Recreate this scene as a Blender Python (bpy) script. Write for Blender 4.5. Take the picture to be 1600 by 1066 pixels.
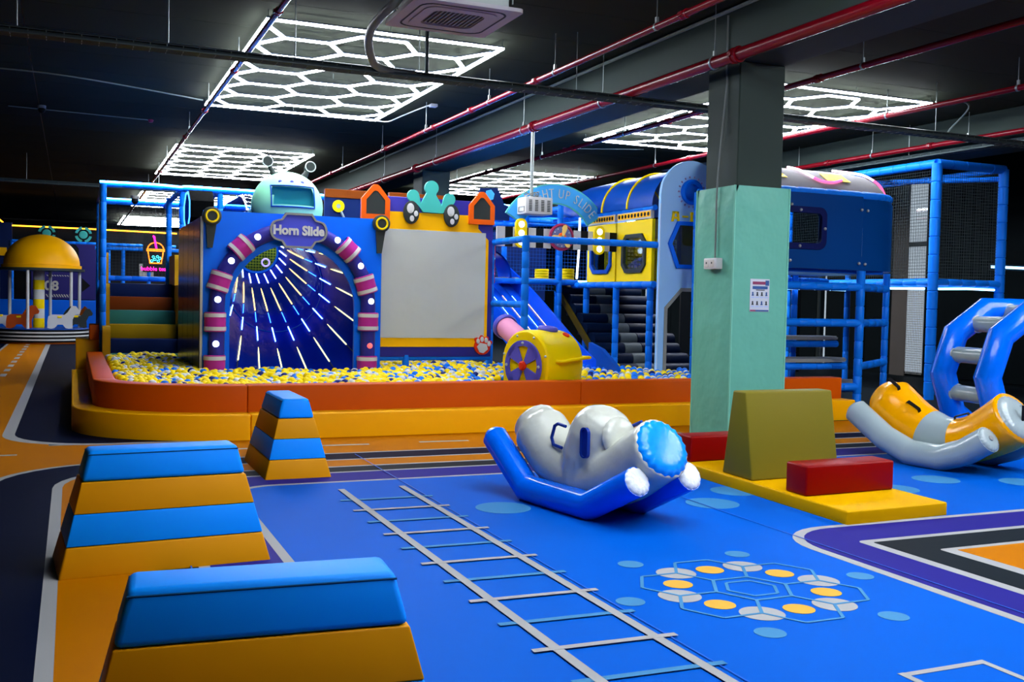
import bpy, bmesh, math, random
from mathutils import Vector, Matrix
random.seed(7)
scene = bpy.context.scene
for o in list(bpy.data.objects):
    bpy.data.objects.remove(o, do_unlink=True)
COL = scene.collection

# ---------------------------------------------------------------- camera
yaw, pitch, roll = 0.4077, -0.0404, -0.0216
fw = Vector((math.sin(yaw) * math.cos(pitch), math.cos(yaw) * math.cos(pitch), math.sin(pitch)))
rt = Vector((math.cos(yaw), -math.sin(yaw), 0))
dn = fw.cross(rt)
rr = rt * math.cos(roll) + dn * math.sin(roll)
dd = dn * math.cos(roll) - rt * math.sin(roll)
cam = bpy.data.cameras.new('camera')
cam.sensor_width = 36.0
cam.lens = 1594.5 * 36 / 1600
cam.clip_end = 200
camo = bpy.data.objects.new('camera', cam)
COL.objects.link(camo)
camo.matrix_world = Matrix(((rr.x, -dd.x, -fw.x, 0), (rr.y, -dd.y, -fw.y, 0), (rr.z, -dd.z, -fw.z, 1.5), (0, 0, 0, 1)))
scene.camera = camo

# ---------------------------------------------------------------- world: overcast daylight outside the windows
w = bpy.data.worlds.new('world')
scene.world = w
w.use_nodes = True
w.node_tree.nodes['Background'].inputs[0].default_value = (1.0, 0.96, 0.95, 1)
w.node_tree.nodes['Background'].inputs[1].default_value = 0.95
TUBE = 66.0          # strength of the ceiling light tubes
vs = scene.view_settings
scene.display_settings.display_device = 'sRGB'
vs.view_transform = 'Standard'
vs.look = 'None'
vs.exposure = 0.0
vs.gamma = 1.0
vs.use_curve_mapping = False

# ---------------------------------------------------------------- materials
def lin(h):
    if not isinstance(h, str):
        return h
    h = h.lstrip('#')
    c = [int(h[i:i + 2], 16) / 255 for i in (0, 2, 4)]
    return tuple(x / 12.92 if x <= 0.04045 else ((x + 0.055) / 1.055) ** 2.4 for x in c) + (1,)

def seen(h, e=.86):
    """surface colour from the tone it shows under light level e"""
    return tuple(min(.98, x / e) for x in lin(h)[:3]) + (1,)

MATS = {}
def mat(name, col, rough=0.5, spec=0.5, metal=0.0, emit=0.0, bump=None, vary=0.0, coat=0.0, ecol=None):
    if name in MATS:
        return MATS[name]
    m = bpy.data.materials.new(name)
    m.use_nodes = True
    nt = m.node_tree
    b = nt.nodes['Principled BSDF']
    b.inputs['Base Color'].default_value = lin(col)
    b.inputs['Roughness'].default_value = rough
    b.inputs['Specular IOR Level'].default_value = spec * .28
    b.inputs['Metallic'].default_value = metal
    if coat:
        b.inputs['Coat Weight'].default_value = coat
        b.inputs['Coat Roughness'].default_value = 0.05
    if emit:
        b.inputs['Emission Color'].default_value = lin(ecol or col)
        b.inputs['Emission Strength'].default_value = emit
    tc = None
    if bump or vary:
        tc = nt.nodes.new('ShaderNodeTexCoord')
    if bump:
        n = nt.nodes.new('ShaderNodeTexNoise')
        n.inputs['Scale'].default_value = bump[0]
        n.inputs['Detail'].default_value = 3
        bp = nt.nodes.new('ShaderNodeBump')
        bp.inputs['Strength'].default_value = bump[1]
        bp.inputs['Distance'].default_value = bump[2] if len(bump) > 2 else 0.01
        nt.links.new(tc.outputs['Object'], n.inputs['Vector'])
        nt.links.new(n.outputs['Fac'], bp.inputs['Height'])
        nt.links.new(bp.outputs['Normal'], b.inputs['Normal'])
    if vary:
        n2 = nt.nodes.new('ShaderNodeTexNoise')
        n2.inputs['Scale'].default_value = 2.3
        n2.inputs['Detail'].default_value = 5
        mx = nt.nodes.new('ShaderNodeMix')
        mx.data_type = 'RGBA'
        c = lin(col)
        mx.inputs['A'].default_value = tuple(x * (1 - vary) for x in c[:3]) + (1,)
        mx.inputs['B'].default_value = tuple(min(1, x * (1 + vary)) for x in c[:3]) + (1,)
        nt.links.new(tc.outputs['Object'], n2.inputs['Vector'])
        nt.links.new(n2.outputs['Fac'], mx.inputs['Factor'])
        nt.links.new(mx.outputs['Result'], b.inputs['Base Color'])
    MATS[name] = m
    return m

def glass(name, tint, mixf):
    m = bpy.data.materials.new(name)
    m.use_nodes = True
    nt = m.node_tree
    nt.nodes.remove(nt.nodes['Principled BSDF'])
    out = nt.nodes['Material Output']
    t = nt.nodes.new('ShaderNodeBsdfTransparent')
    t.inputs[0].default_value = lin(tint)
    g = nt.nodes.new('ShaderNodeBsdfGlossy')
    g.inputs['Roughness'].default_value = 0.03
    x = nt.nodes.new('ShaderNodeMixShader')
    x.inputs[0].default_value = mixf
    nt.links.new(t.outputs[0], x.inputs[1])
    nt.links.new(g.outputs[0], x.inputs[2])
    nt.links.new(x.outputs[0], out.inputs[0])
    return m

VB = (120, 0.05, 0.002)   # fine vinyl grain
FLOORB = (1.1, 0.05, 0.02)
M = dict(
    floor_blue=mat('floor_blue', seen('#006ae6', 1.66), 0.55, 0.06, bump=FLOORB, vary=.05),
    floor_purple=mat('floor_purple', seen('#322e98', 1.66), 0.55, 0.06, bump=FLOORB),
    floor_dark=mat('floor_dark', seen('#222a30', 1.6), 0.55, 0.06, bump=FLOORB),
    floor_navy=mat('floor_navy', seen('#0a1430', 1.6), 0.55, 0.06, bump=FLOORB, vary=.1),
    floor_orange=mat('floor_orange', seen('#d88200', 1.66), 0.55, 0.06, bump=FLOORB, vary=.05),
    floor_white=mat('floor_white', seen('#c0c2c2', 1.66), 0.55, 0.06),
    floor_light=mat('floor_light', seen('#559ed4', 1.66), 0.55, 0.06),
    floor_disc=mat('floor_disc', seen('#4898d6', 1.66), 0.55, 0.06),
    floor_yellow=mat('floor_yellow', seen('#ffc552', 1.66), 0.55, 0.06),
    floor_seam=mat('floor_seam', '#1c58c0', 0.5, 0.3),
    ceiling=mat('ceiling_paint', seen('#2e332a', 1.0), 0.9, 0.1, vary=.06),
    beam=mat('beam_paint', seen('#36443f', 1.3), 0.62, 0.3, vary=.06),
    wall=mat('wall_paint', '#0d1315', 0.9, 0.15),
    tube=mat('tube_light', '#f2f7ff', 0.5, 0, emit=TUBE, ecol='#f1f6ff'),
    tube_left=mat('tube_light_left', '#f2f7ff', 0.5, 0, emit=TUBE * .84, ecol='#f1f6ff'),
    tube_right=mat('tube_light_right', '#f2f7ff', 0.5, 0, emit=TUBE * 1.05, ecol='#f1f6ff'),
    housing=mat('tube_housing', '#2c3540', 0.5, 0.3),
    wire=mat('steel_wire', '#8a9494', 0.4, 0.5, 0.7),
    red_pipe=mat('red_pipe', '#740616', 0.25, 0.7),
    galv=mat('galvanised', seen('#8c9492'), 0.4, 0.5, 0.6),
    conduit=mat('grey_conduit', seen('#6c7874'), 0.5, 0.4),
    tray=mat('cable_tray', '#3c484a', 0.45, 0.5, 0.4),
    ac=mat('ac_plastic', seen('#a09ea2'), 0.5, 0.4),
    ac_dark=mat('ac_grille', '#55555c', 0.6, 0.3),
    mint_pad=mat('mint_vinyl', seen('#62aa96', .95), 0.42, 0.4, bump=(2.6, 0.6, 0.06)),
    mint_edge=mat('mint_piping', seen('#74bca6', .95), 0.45, 0.4),
    yellow_foam=mat('yellow_vinyl', seen('#d69600', .72), 0.45, 0.4, bump=(6, 0.12, 0.02)),
    orange_foam=mat('orange_vinyl', seen('#a54200', .66), 0.45, 0.4, bump=(6, 0.1, 0.02)),
    block_blue=mat('block_blue_vinyl', seen('#0078e4', .7), 0.5, 0.35, bump=(5, 0.08, 0.02)),
    block_orange=mat('block_orange_vinyl', seen('#b97a00', .72), 0.5, 0.35, bump=(5, 0.08, 0.02)),
    seam=mat('seam_thread', '#0a4470', 0.7, 0.2),
    mat_yellow=mat('mat_yellow_vinyl', seen('#f6b900', 1.45), 0.45, 0.1, bump=(7, 0.15, 0.02)),
    red_vinyl=mat('red_vinyl', seen('#870000', 1.1), 0.42, 0.4, bump=(6, 0.1, 0.02)),
    olive=mat('olive_vinyl', seen('#7e751f', 1.25), 0.5, 0.35, bump=(5, 0.1, 0.02)),
    pvc_blue=mat('pvc_blue', seen('#0064e6'), 0.16, 1.4, bump=(4, 0.12, 0.02)),
    pvc_sky=mat('pvc_sky', seen('#0a8af8'), 0.2, 1.4, bump=(14, 0.12, 0.02)),
    pvc_white=mat('pvc_white', (0.54, 0.57, 0.50, 1), 0.17, 1.4, bump=(5, 0.3, 0.03)),
    pvc_white2=mat('pvc_white_end', seen('#d6dcde'), 0.22, 1.4, bump=(22, 0.25, 0.02)),
    pvc_grey=mat('pvc_pale_grey', seen('#8c9ca0'), 0.15, 1.4, bump=(5, 0.2, 0.02)),
    pvc_yellow=mat('pvc_yellow', seen('#e89c00'), 0.18, 1.4, bump=(6, 0.3, 0.03)),
    navy_handle=mat('navy_handle', '#10328c', 0.35, 0.5),
    black_strap=mat('black_strap', '#0b0c10', 0.6, 0.4),
    frame_blue=mat('foam_tube_blue', seen('#0a70de'), 0.4, 0.45),
    panel_blue=mat('panel_blue', seen('#0064e4'), 0.35, 0.45),
    panel_sky=mat('panel_sky', (0.30, 0.58, 0.98, 1), 0.35, 0.45),
    deep_blue=mat('deep_blue_plastic', seen('#06429e'), 0.35, 0.45),
    navy=mat('navy_vinyl', seen('#0a2052'), 0.45, 0.4),
    indigo=mat('indigo_vinyl', seen('#2e2c86'), 0.4, 0.4),
    violet=mat('violet_plastic', seen('#5450b4'), 0.35, 0.45),
    magenta=mat('magenta_plastic', seen('#a82a86'), 0.35, 0.45),
    white=mat('white_plastic', seen('#bcbebe'), 0.45, 0.4),
    grey=mat('grey_plastic', seen('#80827f'), 0.45, 0.4),
    charcoal=mat('charcoal_plastic', seen('#2f3534'), 0.45, 0.4),
    black=mat('black_plastic', '#0c0f12', 0.5, 0.4),
    yellow=mat('yellow_plastic', seen('#f2ba00', .7), 0.35, 0.45),
    amber=mat('amber_vinyl', seen('#eeae00'), 0.42, 0.4, bump=(3, 0.15, 0.03)),
    orange=mat('orange_plastic', seen('#e05a0a'), 0.4, 0.45),
    brown=mat('brown_plastic', seen('#703304'), 0.5, 0.35),
    mint=mat('mint_plastic', (0.29, 0.78, 0.50, 1), 0.42, 0.4),
    teal=mat('teal_vinyl', seen('#42aea4'), 0.45, 0.4),
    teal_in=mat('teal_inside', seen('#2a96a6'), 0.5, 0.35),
    screen=mat('screen_fabric', seen('#aeb3b0'), 0.75, 0.15, bump=(1.3, 0.35, 0.08)),
    pink=mat('pink_plastic', seen('#cf86aa'), 0.4, 0.4),
    red=mat('red_plastic', seen('#d02c0c'), 0.35, 0.45),
    maroon=mat('maroon_plastic', seen('#8c2c50'), 0.4, 0.4),
    steel=mat('steel_bolt', seen('#a8b2b6'), 0.3, 0.5, 0.5),
    horn=mat('horn_inside', '#0420a8', 0.14, 0.1, bump=(7, 0.3, 0.02)),
    step_teal_shaded=mat('step_teal_shaded', '#2c6a62', 0.5, 0.3), step_navy_shaded=mat('step_navy_shaded', '#0a1c48', 0.5, 0.3), step_amber_shaded=mat('step_amber_shaded', '#94760a', 0.5, 0.3), step_brown_shaded=mat('step_brown_shaded', '#6a2c08', 0.5, 0.3),  # step colours darkened, the shade over the steps is in the paint
    slide=mat('slide_plastic', '#0b4fd8', 0.13, 0.6, bump=(6, 0.12, 0.03)),
    net=mat('net_cord', '#2c3436', 0.8, 0.2),
    net_blue=mat('net_cord_blue', '#1858a8', 0.8, 0.2),
    cream=mat('cream_plastic', seen('#b8b6b0'), 0.45, 0.4),
    ball_yellow=mat('ball_yellow', seen('#ffd000'), 0.3, 0.45),
    ball_white=mat('ball_white', seen('#c2c6cc'), 0.3, 0.45),
    ball_blue=mat('ball_blue', seen('#0a6cdc'), 0.3, 0.45),
    ball_navy=mat('ball_navy', seen('#10206c'), 0.3, 0.45),
    led_white=mat('led_cool_white', '#e6f3ff', 0.5, 0, emit=5, ecol='#cfe8ff'),
    led_strip=mat('led_strip', '#bfe4ff', 0.5, 0, emit=6, ecol='#8ccfff'),
    led_wash=mat('led_blue_wash', '#9ad8ff', 0.5, 0, emit=60, ecol='#3a90ff'),
    led_blue=mat('led_blue', '#60b0ff', 0.5, 0, emit=5, ecol='#3a8cff'),
    led_warm=mat('led_warm', '#ffdf90', 0.5, 0, emit=4, ecol='#ffd070'),
    led_yellow=mat('led_yellow', '#fff0a0', 0.5, 0, emit=3.2, ecol='#f2ec90'),
    led_amber=mat('led_amber', '#ffb030', 0.5, 0, emit=6, ecol='#ff9a1e'),
    led_red=mat('led_red', '#ff4060', 0.5, 0, emit=2, ecol='#e01c48'),
    led_pink=mat('led_pink', '#ff6a8c', 0.5, 0, emit=1.4, ecol='#ff5a7c'),
    led_magenta=mat('led_magenta', '#ff30b0', 0.5, 0, emit=2.5, ecol='#ff1c9c'),
    led_orange=mat('led_orange', '#ff8a2c', 0.5, 0, emit=2.5, ecol='#ff7a20'),
    led_cyan=mat('led_cyan', '#60e8ff', 0.5, 0, emit=2.5, ecol='#40d8f8'),
    paper=mat('paper', seen('#b4bcc6'), 0.7, 0.2),
    ink_blue=mat('ink_blue', '#3c5c94', 0.7, 0.2),
    ink_dark=mat('ink_dark', '#3c4048', 0.7, 0.2),
    ink_maroon=mat('ink_maroon', '#8c4464', 0.7, 0.2),
    ink_pale=mat('ink_pale', '#9cb8e8', 0.7, 0.2),
    sign_blue=mat('sign_blue', seen('#44a6e8'), 0.4, 0.4),
    dome=mat('dome_yellow', seen('#e09000', .62), 0.45, 0.4),
    horse_brown=mat('horse_brown', seen('#983c10'), 0.5, 0.4),
    curtain=mat('window_curtain', '#5a544e', 0.9, 0.1),
)
M['glass'] = glass('clear_window', '#dfeaf2', 0.12)
M['perf'] = None

# ---------------------------------------------------------------- mesh builder
class MB:
    def __init__(s):
        s.v = []; s.f = []; s.m = []; s.mi = 0
    def use(s, i):
        s.mi = i; return s
    def add(s, vs_, fs):
        o = len(s.v)
        s.v += [Vector(p) for p in vs_]
        for f in fs:
            s.f.append([i + o for i in f]); s.m.append(s.mi)
        return s
    def box(s, x0, x1, y0, y1, z0, z1, b=0.0, seg=2):
        if b <= 0:
            p = [(x, y, z) for z in (z0, z1) for y in (y0, y1) for x in (x0, x1)]
            return s.add(p, [(0, 2, 3, 1), (4, 5, 7, 6), (0, 1, 5, 4), (2, 6, 7, 3), (0, 4, 6, 2), (1, 3, 7, 5)])
        bm = bmesh.new()
        bmesh.ops.create_cube(bm, size=1)
        for q in bm.verts:
            q.co = Vector(((x0 + x1) / 2 + q.co.x * (x1 - x0), (y0 + y1) / 2 + q.co.y * (y1 - y0), (z0 + z1) / 2 + q.co.z * (z1 - z0)))
        bmesh.ops.bevel(bm, geom=bm.edges[:], offset=b, segments=seg, affect='EDGES', profile=0.5)
        return s.bm(bm)
    def bm(s, bm):
        bm.verts.ensure_lookup_table(); bm.verts.index_update()
        s.add([q.co.copy() for q in bm.verts], [[q.index for q in f.verts] for f in bm.faces])
        bm.free()
        return s
    def hexa(s, p, b=0.0, seg=2):
        """8 corner solid: p[0..3] bottom loop, p[4..7] top loop"""
        bm = bmesh.new()
        q = [bm.verts.new(x) for x in p]
        for f in ((3, 2, 1, 0), (4, 5, 6, 7), (0, 1, 5, 4), (1, 2, 6, 5), (2, 3, 7, 6), (3, 0, 4, 7)):
            bm.faces.new([q[i] for i in f])
        bmesh.ops.recalc_face_normals(bm, faces=bm.faces[:])
        if b:
            bmesh.ops.bevel(bm, geom=bm.edges[:], offset=b, segments=seg, affect='EDGES', profile=0.5)
        return s.bm(bm)
    def prism(s, poly, off):
        """poly: 3d loop, extruded by off"""
        n = len(poly); off = Vector(off)
        a = [Vector(p) for p in poly]
        nrm = Vector((0, 0, 0))
        for i in range(n):
            nrm += a[i].cross(a[(i + 1) % n])
        if nrm.dot(off) < 0:
            a = a[::-1]
        b = [p + off for p in a]
        return s.add(a + b, [list(range(n))[::-1], [n + i for i in range(n)]] + [(i, (i + 1) % n, n + (i + 1) % n, n + i) for i in range(n)])
    def ring(s, outer, inner, off):
        """flat frame between two loops of equal count, extruded by off"""
        n = len(outer); off = Vector(off)
        A = [Vector(p) for p in outer]; B = [Vector(p) for p in inner]
        C = [p + off for p in A]; D = [p + off for p in B]
        fs = []
        for i in range(n):
            j = (i + 1) % n
            fs += [(i, n + i, n + j, j), (2 * n + i, 2 * n + j, 3 * n + j, 3 * n + i), (i, j, 2 * n + j, 2 * n + i), (n + i, 3 * n + i, 3 * n + j, n + j)]
        bm = bmesh.new()
        q = [bm.verts.new(x) for x in A + B + C + D]
        for f in fs:
            bm.faces.new([q[i] for i in f])
        bmesh.ops.recalc_face_normals(bm, faces=bm.faces[:])
        return s.bm(bm)
    def sweep(s, pts, r, seg=10, caps=True, dome=False):
        pts = [Vector(p) for p in pts]
        n = len(pts)
        R_ = r if isinstance(r, (list, tuple)) else [r] * n
        T = []
        for i in range(n):
            a = pts[max(i - 1, 0)]; b = pts[min(i + 1, n - 1)]
            if 0 < i < n - 1:
                t = (pts[i] - a).normalized() + (b - pts[i]).normalized()
            else:
                t = b - a
            T.append(t.normalized() if t.length > 1e-9 else Vector((0, 0, 1)))
        up = Vector((0, 0, 1)) if abs(T[0].z) < 0.9 else Vector((1, 0, 0))
        N = (up - T[0] * up.dot(T[0])).normalized()
        vs_ = []
        for i in range(n):
            N = (N - T[i] * N.dot(T[i])).normalized()
            B = T[i].cross(N)
            k = 1.0
            if 0 < i < n - 1:
                c = (pts[i] - pts[i - 1]).normalized().dot(T[i])
                k = 1 / max(c, 0.5)
            bend = None
            if k > 1.001:
                bend = ((pts[i + 1] - pts[i]).normalized() - (pts[i] - pts[i - 1]).normalized())
                bend = (bend - T[i] * bend.dot(T[i])).normalized()
            for j in range(seg):
                a = 2 * math.pi * j / seg
                d = (N * math.cos(a) + B * math.sin(a)) * R_[i]
                if bend is not None:
                    d += bend * d.dot(bend) * (k - 1)
                vs_.append(pts[i] + d)
        fs = []
        for i in range(n - 1):
            for j in range(seg):
                k = (j + 1) % seg
                fs.append((i * seg + j, i * seg + k, (i + 1) * seg + k, (i + 1) * seg + j))
        if caps:
            fs.append([j for j in range(seg)][::-1])
            fs.append([(n - 1) * seg + j for j in range(seg)])
        return s.add(vs_, fs)
    def cyl(s, a, b, r, seg=12, r2=None):
        return s.sweep([a, b], [r, r if r2 is None else r2], seg)
    def lathe(s, prof, c, axis, seg=24, a0=0, a1=2 * math.pi):
        """prof: (radius, along-axis) list"""
        axis = Vector(axis).normalized()
        up = Vector((0, 0, 1)) if abs(axis.z) < 0.9 else Vector((1, 0, 0))
        N = (up - axis * up.dot(axis)).normalized(); B = axis.cross(N)
        c = Vector(c)
        full = abs(a1 - a0 - 2 * math.pi) < 1e-6
        m = seg if full else seg + 1
        vs_ = []
        for r, h in prof:
            for j in range(m):
                a = a0 + (a1 - a0) * j / seg
                vs_.append(c + axis * h + (N * math.cos(a) + B * math.sin(a)) * max(r, 1e-5))
        fs = []
        for i in range(len(prof) - 1):
            for j in range(seg):
                k = (j + 1) % m
                fs.append((i * m + j, i * m + k, (i + 1) * m + k, (i + 1) * m + j))
        return s.add(vs_, fs)
    def ball(s, c, r, seg=16, rings=10, sc=(1, 1, 1)):
        c = Vector(c); vs_ = []; fs = []
        for i in range(1, rings):
            t = math.pi * i / rings
            for j in range(seg):
                a = 2 * math.pi * j / seg
                vs_.append(c + Vector((r * sc[0] * math.sin(t) * math.cos(a), r * sc[1] * math.sin(t) * math.sin(a), r * sc[2] * math.cos(t))))
        n = len(vs_)
        vs_ += [c + Vector((0, 0, r * sc[2])), c - Vector((0, 0, r * sc[2]))]
        for i in range(rings - 2):
            for j in range(seg):
                k = (j + 1) % seg
                fs.append((i * seg + j, (i + 1) * seg + j, (i + 1) * seg + k, i * seg + k))
        for j in range(seg):
            k = (j + 1) % seg
            fs.append((n, j, k)); fs.append((n + 1, (rings - 2) * seg + k, (rings - 2) * seg + j))
        return s.add(vs_, fs)
    def disc(s, c, axis, r, th, seg=24, r2=None):
        """flat round plate from c along axis by th"""
        c = Vector(c); axis = Vector(axis).normalized()
        b = min(th * 0.35, r * 0.2)
        rt_ = r if r2 is None else r2
        return s.lathe([(0, 0), (r, 0), (r, th - b), (rt_ - b, th), (0, th)], c, axis, seg)

WL = {}
def build(name, mb, mats, parent=None, world=True, ang=38, kind=None, loc=None):
    """links ONE mesh object; vertices are given in world space unless world=False"""
    me = bpy.data.meshes.new(name)
    off = WL.get(parent, Vector((0, 0, 0))) if (parent and world) else Vector((0, 0, 0))
    if loc is not None:
        off = off + Vector(loc) if world else off
    me.from_pydata([tuple(p - off) for p in mb.v], [], mb.f)
    if not isinstance(mats, (list, tuple)):
        mats = [mats]
    for m in mats:
        me.materials.append(m)
    me.polygons.foreach_set('material_index', mb.m)
    me.polygons.foreach_set('use_smooth', [True] * len(mb.f))
    me.update()
    me.set_sharp_from_angle(angle=math.radians(ang))
    o = bpy.data.objects.new(name, me)
    COL.objects.link(o)
    if parent:
        o.parent = parent
    WL[o] = off.copy() if (parent and world) else Vector((0, 0, 0))
    if kind:
        o['kind'] = kind
    return o

def thing(name, label, cat, loc, rz=0.0, group=None):
    o = bpy.data.objects.new(name, None)
    o.empty_display_size = 0.1
    COL.objects.link(o)
    o.location = loc
    o.rotation_euler = (0, 0, rz)
    o['label'] = label; o['category'] = cat
    if group:
        o['group'] = group
    WL[o] = Vector(loc)
    return o

def solo(name, mb, mats, label, cat, group=None, **k):
    o = build(name, mb, mats, **k)
    o['label'] = label; o['category'] = cat
    if group:
        o['group'] = group
    return o

def struct(name, mb, mats, parent=None, **k):
    return build(name, mb, mats, parent, kind='structure', **k)

def copy_tree(o, loc, label=None, parent=None, rz=None):
    c = o.copy(); COL.objects.link(c)
    if parent is None:
        c.location = loc
        if label: c['label'] = label
        if rz is not None: c.rotation_euler = (0, 0, rz)
    else:
        c.parent = parent
    for ch in list(o.children):
        copy_tree(ch, None, None, c)
    return c

def text_mesh(txt, size, depth, bold=0.0):
    """extruded lettering, centred, lying in the xz plane and facing -y"""
    cu = bpy.data.curves.new('lettering', 'FONT')
    cu.body = txt; cu.size = size; cu.extrude = depth; cu.offset = bold
    cu.align_x = 'CENTER'; cu.align_y = 'CENTER'; cu.resolution_u = 3
    ob = bpy.data.objects.new('lettering', cu)
    COL.objects.link(ob)
    dg = bpy.context.evaluated_depsgraph_get()
    me = bpy.data.meshes.new_from_object(ob.evaluated_get(dg))
    mb = MB()
    mb.add([Vector((p.co.x, -p.co.z, p.co.y)) for p in me.vertices], [list(f.vertices) for f in me.polygons])
    bpy.data.objects.remove(ob, do_unlink=True); bpy.data.curves.remove(cu); bpy.data.meshes.remove(me)
    return mb
def moved(mb, off, rot=None, sx=1.0, sz=1.0):
    off = Vector(off)
    for i, p in enumerate(mb.v):
        q = Vector((p.x * sx, p.y, p.z * sz))
        if rot is not None:
            q = rot @ q
        mb.v[i] = q + off
    return mb

def arc(cx, cz, r, a0, a1, n):
    return [(cx + r * math.cos(math.radians(a0 + (a1 - a0) * i / n)), cz + r * math.sin(math.radians(a0 + (a1 - a0) * i / n))) for i in range(n + 1)]
def XZ(p2, y): return [(a, y, b) for a, b in p2]
def YZ(p2, x): return [(x, a, b) for a, b in p2]
def XY(p2, z): return [(a, b, z) for a, b in p2]
def smooth_path(pts, n=6):
    pts = [Vector(p) for p in pts]; out = []
    for i in range(len(pts) - 1):
        a = pts[max(i - 1, 0)]; b = pts[i]; c = pts[i + 1]; d = pts[min(i + 2, len(pts) - 1)]
        for k in range(n):
            t = k / n
            out.append(0.5 * ((2 * b) + (c - a) * t + (2 * a - 5 * b + 4 * c - d) * t * t + (3 * b - a - 3 * c + d) * t ** 3))
    out.append(pts[-1])
    return out

def foam(mb, a, b, r, step=0.3, seg=10):
    """foam sleeve tube with shallow joints between the sleeves"""
    a = Vector(a); b = Vector(b); L = (b - a).length
    n = max(1, round(L / step)); d = (b - a) / L
    pts = [a]; rs = [r]
    for i in range(1, n):
        q = a + d * (L * i / n)
        pts += [q - d * 0.012, q, q + d * 0.012]; rs += [r, r * 0.86, r]
    pts.append(b); rs.append(r)
    T = d
    up = Vector((0, 0, 1)) if abs(T.z) < 0.9 else Vector((1, 0, 0))
    return mb.sweep(pts, rs, seg)

def net(p, u, v, sp, r=0.0022, mb=None):
    """square-mesh netting as thin cords; p corner, u and v edge vectors"""
    mb = mb or MB()
    p = Vector(p); u = Vector(u); v = Vector(v)
    nu = max(1, round(u.length / sp)); nv = max(1, round(v.length / sp))
    for i in range(nu + 1):
        q = p + u * (i / nu); mb.sweep([q, q + v], r, 3, False)
    for i in range(nv + 1):
        q = p + v * (i / nv); mb.sweep([q, q + u], r, 3, False)
    return mb

# ================================================================= SETTING
X0, X1, Y0, Y1, HC = -6.0, 17.0, -8.0, 53.0, 4.75
floor = struct('floor', MB().box(X0 - .2, X1 + .2, Y0 - .2, Y1 + .2, -0.2, 0), M['floor_blue'])
LAY = [0]
def decal(name, poly, m, lv, label=None):
    LAY[0] += 1
    z0 = 0.0007 * (lv - 1) - 0.0003; z1 = 0.0007 * lv + LAY[0] * 3e-6
    o = build(name, MB().prism([(x, y, z0) for x, y in poly], (0, 0, z1 - z0)), m, floor)
    if label:
        o['label'] = label
    return o
def rrect(x0, x1, y0, y1, r, n=8):
    """rectangle, rounded at its top left corner"""
    p = [(x0, y0), (x1, y0), (x1, y1)]
    p += arc(x0 + r, y1 - r, r, 90, 180, n)
    return p
def strip(a, b, w_):
    a = Vector(a); b = Vector(b); d = (b - a).normalized(); n = Vector((-d.y, d.x)) * w_ / 2
    return [tuple(a + n), tuple(a - n), tuple(b - n), tuple(b + n)]
# outer orange running lane and the navy ground left of it
decal('floor_navy_field', [(X0, Y0), (X1, Y0), (X1, Y1), (X0, Y1)], M['floor_navy'], 1)
decal('white_lane_line', [(-1.63, Y0), (8.95, Y0), (8.95, 10.75), (-.2, 10.75), (-.3, 31.5), (-1.63, 31.5)], M['floor_white'], 2)
decal('orange_lane', [(-1.57, Y0), (9.0, Y0), (9.0, 10.7), (-.2, 10.7), (-.3, 31.4), (-1.57, 31.4)], M['floor_orange'], 3)
decal('orange_lane', [(8.9, 8.9), (X1, 8.9), (X1, 10.55), (8.9, 10.55)], M['floor_orange'], 2)
decal('dark_ground', [(9.6, 10.55), (X1, 10.55), (X1, 40), (9.6, 40)], M['floor_dark'], 2)
def pit_line(x, y, r):
    return [(2.5, 11.5), (-.25, 31.45), (x, 31.45)] + [(x + r - r * math.cos(math.radians(a)), y + r - r * math.sin(math.radians(a))) for a in range(0, 91, 9)] + [(2.5, y)]
decal('white_lane_line', pit_line(-.65, 10.66, .95), M['floor_white'], 4)
decal('floor_navy_band', pit_line(-.535, 10.75, .9), M['floor_navy'], 5)
for k in range(10):
    y = 19.4 + k * 1.22
    decal('lane_dash', strip((-1.09, y), (-1.09, y + .62), .1), M['floor_white'], 4)
for x0_, x1_ in ((-1.0, -.45), (1.25, 1.75), (2.29, 2.78), (3.32, 3.86), (4.85, 5.35), (6.0, 6.5), (7.0, 7.5)):
    decal('lane_dash', strip((x0_, 10.19 if x0_ < 0 else 10.06), (x1_, 10.18 if x0_ < 0 else 10.04), .06), M['floor_white'], 4)
XR = X1 - .05
bands = [(-.62, 9.54, 1.0, 'floor_white', 'white_border_line'), (-.55, 9.49, .95, 'floor_navy', 'navy_band'),
         (-.13, 9.15, .78, 'floor_white', 'white_border_line'), (-.06, 9.1, .72, 'floor_orange', 'orange_band'),
         (.36, 8.77, .6, 'floor_white', 'white_border_line'), (.42, 8.72, .56, 'floor_dark', 'charcoal_band'),
         (.64, 8.48, .5, 'floor_white', 'white_border_line'), (.7, 8.43, .46, 'floor_purple', 'purple_band'),
         (1.09, 8.04, .36, 'floor_white', 'white_border_line'), (1.15, 7.985, .32, 'floor_blue', 'blue_play_field')]
for i, (x, y, r, m, n) in enumerate(bands):
    decal(n, rrect(x, XR, Y0, y, r), M[m], 6 + i)
# second field on the right
for i, (x, y, r, m, n) in enumerate([(4.165, 5.455, .5, 'floor_white', 'white_border_line'), (4.235, 5.395, .45, 'floor_purple', 'purple_band'),
        (4.585, 5.03, .05, 'floor_white', 'white_border_line'), (4.665, 4.97, .02, 'floor_dark', 'charcoal_band'),
        (4.93, 4.69, .03, 'floor_white', 'white_border_line'), (5.03, 4.64, .01, 'floor_orange', 'orange_band')]):
    decal(n, rrect(x, XR, Y0, y, r), M[m], 17 + i)
# seams between the floor sheets
for a, b in (((2.455, 9.36), (2.455, -2)), ((4.3, 7.9), (4.3, -2)), ((.6, 9.4), (.6, 2))):
    decal('sheet_seam', strip(a, b, .008), M['floor_seam'], 24)
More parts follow.
